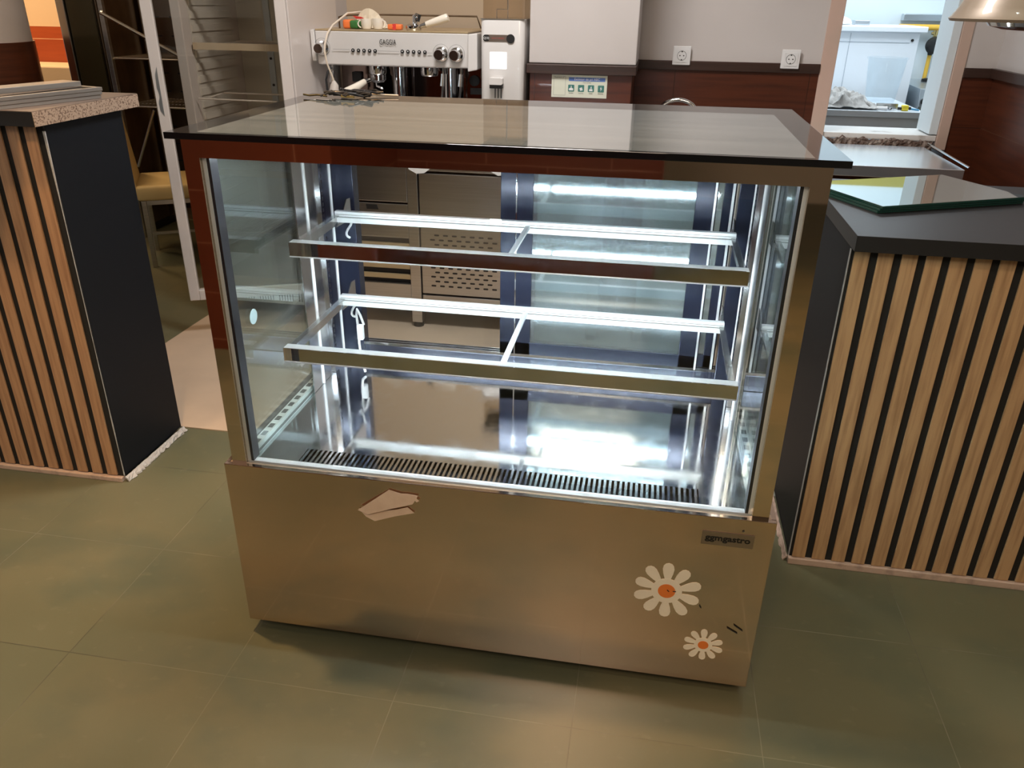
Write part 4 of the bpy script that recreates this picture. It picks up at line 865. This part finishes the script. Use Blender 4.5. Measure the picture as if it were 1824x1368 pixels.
def socket(x, z, yw, label):
    s_ = thing('wall_socket', label, 'socket', (x, yw, z), 'white sockets on the back wall')
    pl_ = Bx(x - 0.040, x + 0.040, yw - 0.010, yw, z - 0.040, z + 0.040).build('plate', M_white_plastic, s_, bevel=0.003)
    MB().prism(rrect(x - 0.029, x + 0.029, z - 0.028, z + 0.028, 0.003), yw - 0.0125, yw - 0.0101, 'y').build('insert', M_white_plastic, s_)
    ring = [(x + 0.020 * math.cos(a), yw - 0.0128, z + 0.020 * math.sin(a)) for a in [2 * PI * q / 28 for q in range(29)]]
    MB().tube(ring, 0.0009, 5).build('rim', M_signdk, s_)
    for dx in (-0.0085, 0.0085): MB().lathe([(0.0028, 0), (0.0028, 0.0006)], (x + dx, yw - 0.0126, z), 10, RY).build('pin_hole', M_ink, s_)
    for dz in (-0.017, 0.017): Bx(x - 0.003, x + 0.003, yw - 0.0134, yw - 0.0126, z + dz - 0.002, z + dz + 0.002).build('earth_clip', M_ink, s_)
socket(0.982, 1.212, YB - 0.012, 'white wall socket nearer the white column')
socket(1.462, 1.208, YB - 0.012, 'white wall socket nearer the kitchen hatch')
fc = thing('faucet', 'chrome tap with an arched spout behind the glass top', 'faucet', (0.92, 2.35, BT))
sk = thing('sink_unit', 'stainless steel sink unit under the wall between column and hatch', 'sink', (1.15, 2.3, 0))
b = MB().box(0.85, 1.50, 2.03, 2.10, BT - 0.04, BT).box(0.85, 1.50, 2.42, 2.60, BT - 0.04, BT).box(0.85, 0.92, 2.10, 2.42, BT - 0.04, BT).box(1.40, 1.50, 2.10, 2.42, BT - 0.04, BT)
b.build('worktop', M_brush, sk)
MB().box(0.92, 1.40, 2.10, 2.42, BT - 0.20, BT - 0.19).box(0.915, 0.92, 2.10, 2.42, BT - 0.20, BT - 0.04).box(1.40, 1.405, 2.10, 2.42, BT - 0.20, BT - 0.04).build('basin', M_steel, sk)
Bx(0.87, 1.48, 2.06, 2.08, 0.12, BT - 0.041).build('front_panel', M_palesteel, sk, bevel=0.002)
for x in (0.87, 1.44):
    for y in (2.085, 2.54): Bx(x, x + 0.04, y, y + 0.04, 0, BT - 0.041 if y > 2.5 else BT - 0.21).build('leg', M_brush, sk)
MB().lathe([(0.026, BT), (0.026, BT + 0.01), (0.018, BT + 0.02), (0.018, BT + 0.05)], (0.90, 2.46, 0), 20).build('base', M_steel, fc, smooth=True)
pts = [(0.90, 2.46, BT + 0.05), (0.90, 2.46, BT + 0.10)] + [(0.985 - 0.085 * math.cos(a), 2.46 - 0.03 * (a / PI), BT + 0.115 + 0.062 * math.sin(a)) for a in [PI * k / 12 for k in range(13)]] + [(1.07, 2.43, BT + 0.07)]
MB().tube(pts, 0.010, 12).build('spout', M_steel, fc, smooth=True)

# steel table under the hatch
st_ = thing('steel_table', 'stainless steel work table below the kitchen hatch', 'table', (1.82, 2.3, 0))
MB().box(1.51, 2.10, 2.03, 2.585, 0.812, 0.855).build('table_top', M_tabsteel, st_, bevel=0.002)
MB().tube([(2.115, 2.59, 0.868), (2.115, 2.03, 0.862)], 0.006, 8).build('side_rail', M_steel, st_, smooth=True)
for x in (1.53, 2.04):
    for y in (2.05, 2.53): Bx(x, x + 0.04, y, y + 0.04, 0, 0.811).build('leg', M_brushl, st_, bevel=0.003)
Bx(1.53, 2.08, 2.06, 2.56, 0.20, 0.215).build('undershelf', M_brush, st_)

# ------------------------------------------------------------------ kitchen seen through the hatch
kt = thing('kitchen_table', 'stainless steel kitchen table behind the hatch', 'table', (2.1, 4.2, 0))
Bx(1.60, 2.44, 3.80, 4.62, 0.835, 0.870).build('table_top', M_ktop, kt, bevel=0.002)
Bx(1.62, 2.42, 3.82, 3.84, 0.74, 0.834).build('apron', M_ktop, kt)
for x in (1.62, 2.375):
    for y in (3.82, 4.55): Bx(x, x + 0.045, y + (0.021 if y < 4.2 else 0), y + 0.05, 0, 0.834).build('leg', M_ktop, kt)
Bx(1.65, 2.37, 3.88, 4.54, 0.30, 0.315).build('undershelf', M_ksteel, kt)
kc = thing('white_cabinet', 'tall white laminate cabinet panel with a thick white top behind the kitchen table', 'cabinet', (2.0, 5.0, 0))
Bx(1.40, 2.575, 4.75, 5.25, 0.05, 1.268).build('body', M_bwhite, kc, bevel=0.003)
Bx(1.38, 2.612, 4.72, 5.28, 1.2685, 1.305).build('top_board', M_bwhite, kc, bevel=0.006)
b = MB().box(2.135, 2.138, 4.747, 4.7495, 0.06, 1.26).box(1.42, 2.52, 4.747, 4.7495, 1.205, 1.2075)
b.build('door_gap', mat('pale_gap_line', (0.45, 0.50, 0.56), 0.6), kc)
MB().lathe([(0.009, 0), (0.009, 0.004)], (2.533, 4.749, 1.221), 16, RY).build('lock', M_ink, kc)
Bx(1.42, 2.56, 4.78, 5.2, 0, 0.049).build('plinth', M_ksteel, kc)
gp = thing('gas_pipe', 'yellow gas pipe with a black regulator on the kitchen wall', 'pipe', (2.85, 5.42, 1.0))
MB().tube([(2.60, 5.42, 1.288), (3.3, 5.42, 1.288)], 0.020, 12).build('main_pipe', M_ypipe, gp, smooth=True)
MB().tube([(2.858, 5.43, 1.105), (2.855, 5.43, 0.87)], 0.015, 12).build('down_pipe', M_ypipe, gp, smooth=True)
MB().tube([(2.862, 5.42, 1.27), (2.862, 5.42, 1.225)], [0.018, 0.013], 12).build('valve', M_brass, gp, smooth=True)
MB().tube([(2.835, 5.42, 1.248), (2.895, 5.42, 1.248)], 0.010, 10).build('valve_lever', M_brass, gp, smooth=True)
MB().lathe([(0.02, 0.02), (0.055, 0.012), (0.060, -0.01), (0.045, -0.035), (0.018, -0.04)], (2.862, 5.40, 1.168), 28, Matrix.Rotation(-PI / 2, 4, 'X')).build('gas_regulator', M_ink, gp, smooth=True, label='round black regulator')
MB().tube([(2.859, 5.43, 1.125), (2.858, 5.43, 1.095)], [0.022, 0.014], 12).build('outlet', M_ink, gp)
gg = MB().lathe([(0.042, 0), (0.042, 0.02), (0.036, 0.021)], (2.955, 5.42, 1.225), 28, RY).build('pressure_gauge', M_steel, gp, smooth=True)
MB().lathe([(0.034, 0), (0.034, 0.001)], (2.955, 5.3985, 1.225), 28, RY).build('dial_face', M_white_plastic, gg)
tag(Bx(2.62, 3.2, 5.42, 5.495, 1.330, 1.375).build('extraction_duct', M_ksteel, bevel=0.004), 'grey steel duct box on the kitchen wall above the yellow pipe', 'duct')
tag(Bx(2.19, 2.29, 4.95, 5.05, 1.3055, 1.335).build('metal_box', M_ksteel, bevel=0.004), 'small grey metal box on top of the white cabinet', 'box')
tag(MB().lathe([(0.001, 0.0), (0.09, 0.002), (0.10, 0.012), (0.085, 0.035), (0.05, 0.05), (0.001, 0.055)], (2.07, 4.95, 1.3055), 24, cap=False).build('white_bowl', M_white_plastic, smooth=True), 'upturned white bowl on top of the white cabinet', 'bowl')
sv = thing('gas_stove', 'steel gas stove with black knobs right of the white cabinet', 'stove', (2.9, 4.9, 0))
Bx(2.62, 3.25, 4.62, 5.35, 0.05, 0.80).build('body', M_ksteel, sv, bevel=0.004)
MB().prism([(4.62, 0.801), (4.60, 0.82), (4.64, 0.93), (5.35, 0.94), (5.35, 0.801)], 2.62, 3.25, 'x').build('hob', M_ksteel, sv, bevel=0.002)
for x in (2.645, 2.675, 2.745): MB().lathe([(0.020, 0), (0.020, 0.012), (0.014, 0.016), (0.012, 0.035)], (x, 4.603, 0.855), 20, RY).build('knob', M_ink, sv, smooth=True)
Bx(2.695, 2.722, 4.597, 4.604, 0.83, 0.885).build('ignition_plate', M_bwhite, sv)
for x, y in ((2.80, 4.85), (3.05, 4.85), (2.80, 5.15), (3.05, 5.15)): MB().lathe([(0.04, 0.936), (0.04, 0.955), (0.02, 0.96)], (x, y, 0), 18).build('burner', M_ink, sv)
for x in (2.64, 3.20):
    for y in (4.66, 5.29): Bx(x, x + 0.03, y, y + 0.03, 0, 0.049).build('foot', M_ink, sv)
random.seed(5)
import mathutils
def tow(u, v):
    x = 1.86 + u * 0.32; y = 3.83 + v * 0.34
    p = Vector((u * 3.2, v * 3.2, 0.3))
    fold = abs(mathutils.noise.noise(p)) * 0.075 + abs(mathutils.noise.noise(p * 2.7 + Vector((3, 1, 0)))) * 0.032
    h = 0.085 * math.exp(-((u - 0.40) ** 2) / 0.07 - ((v - 0.5) ** 2) / 0.12) + fold
    e = min(1, min(u, 1 - u, v, 1 - v) * 8)
    q = mathutils.noise.noise_vector(p * 1.7) * 0.035
    return (x + q.x, y + q.y * e, 0.8795 + h * (0.15 + 0.85 * e))
b = MB(); b.grid(60, 50, tow, 0.003)
tag(b.build('towel', M_towel, smooth=True), 'crumpled grey towel on the left of the kitchen table', 'towel')
tag(MB().lathe([(0.085, 0.0), (0.09, 0.01), (0.115, 0.25), (0.122, 0.255), (0.122, 0.265), (0.113, 0.265), (0.086, 0.012)], (2.305, 4.35, 0.871), 36).build('bucket', M_bucket, smooth=True), 'translucent white plastic bucket on the kitchen table', 'bucket')
kn = thing('kitchen_tool', 'steel handled tool lying in front of the metal bar on the kitchen table', 'tool', (2.18, 3.86, 0.871))
MB().tube([(2.175, 3.86, 0.881), (2.235, 3.86, 0.881)], [0.009, 0.011], 10).build('handle', M_white_plastic, kn, smooth=True)
MB().tube([(2.235, 3.86, 0.881), (2.285, 3.865, 0.881)], [0.008, 0.006], 10).build('blade', M_steel, kn, smooth=True)
MB().tube([(2.25, 3.835, 0.881), (2.25, 3.885, 0.881)], 0.005, 8).build('cross_guard', M_steel, kn, smooth=True)
tag(Bx(2.19, 2.31, 3.92, 3.945, 0.8705, 0.902).build('metal_bar', M_brush, bevel=0.002), 'short grey steel bar behind the handled tool on the kitchen table', 'bar')
yt = thing('hand_tool', 'small yellow and black tool with a blue tip on the kitchen table', 'tool', (2.33, 3.86, 0.871))
Bx(2.315, 2.352, 3.845, 3.88, 0.871, 0.902).build('body', M_tool_y, yt, bevel=0.005)
MB().tube([(2.295, 3.86, 0.883), (2.3145, 3.86, 0.883)], 0.009, 10).build('grip', M_ink, yt)
MB().tube([(2.3525, 3.86, 0.886), (2.366, 3.86, 0.884)], 0.009, 10).build('collar', M_ink, yt)
MB().tube([(2.367, 3.86, 0.882), (2.41, 3.845, 0.878)], [0.006, 0.005], 8).build('blue_tip', M_tool_b, yt)
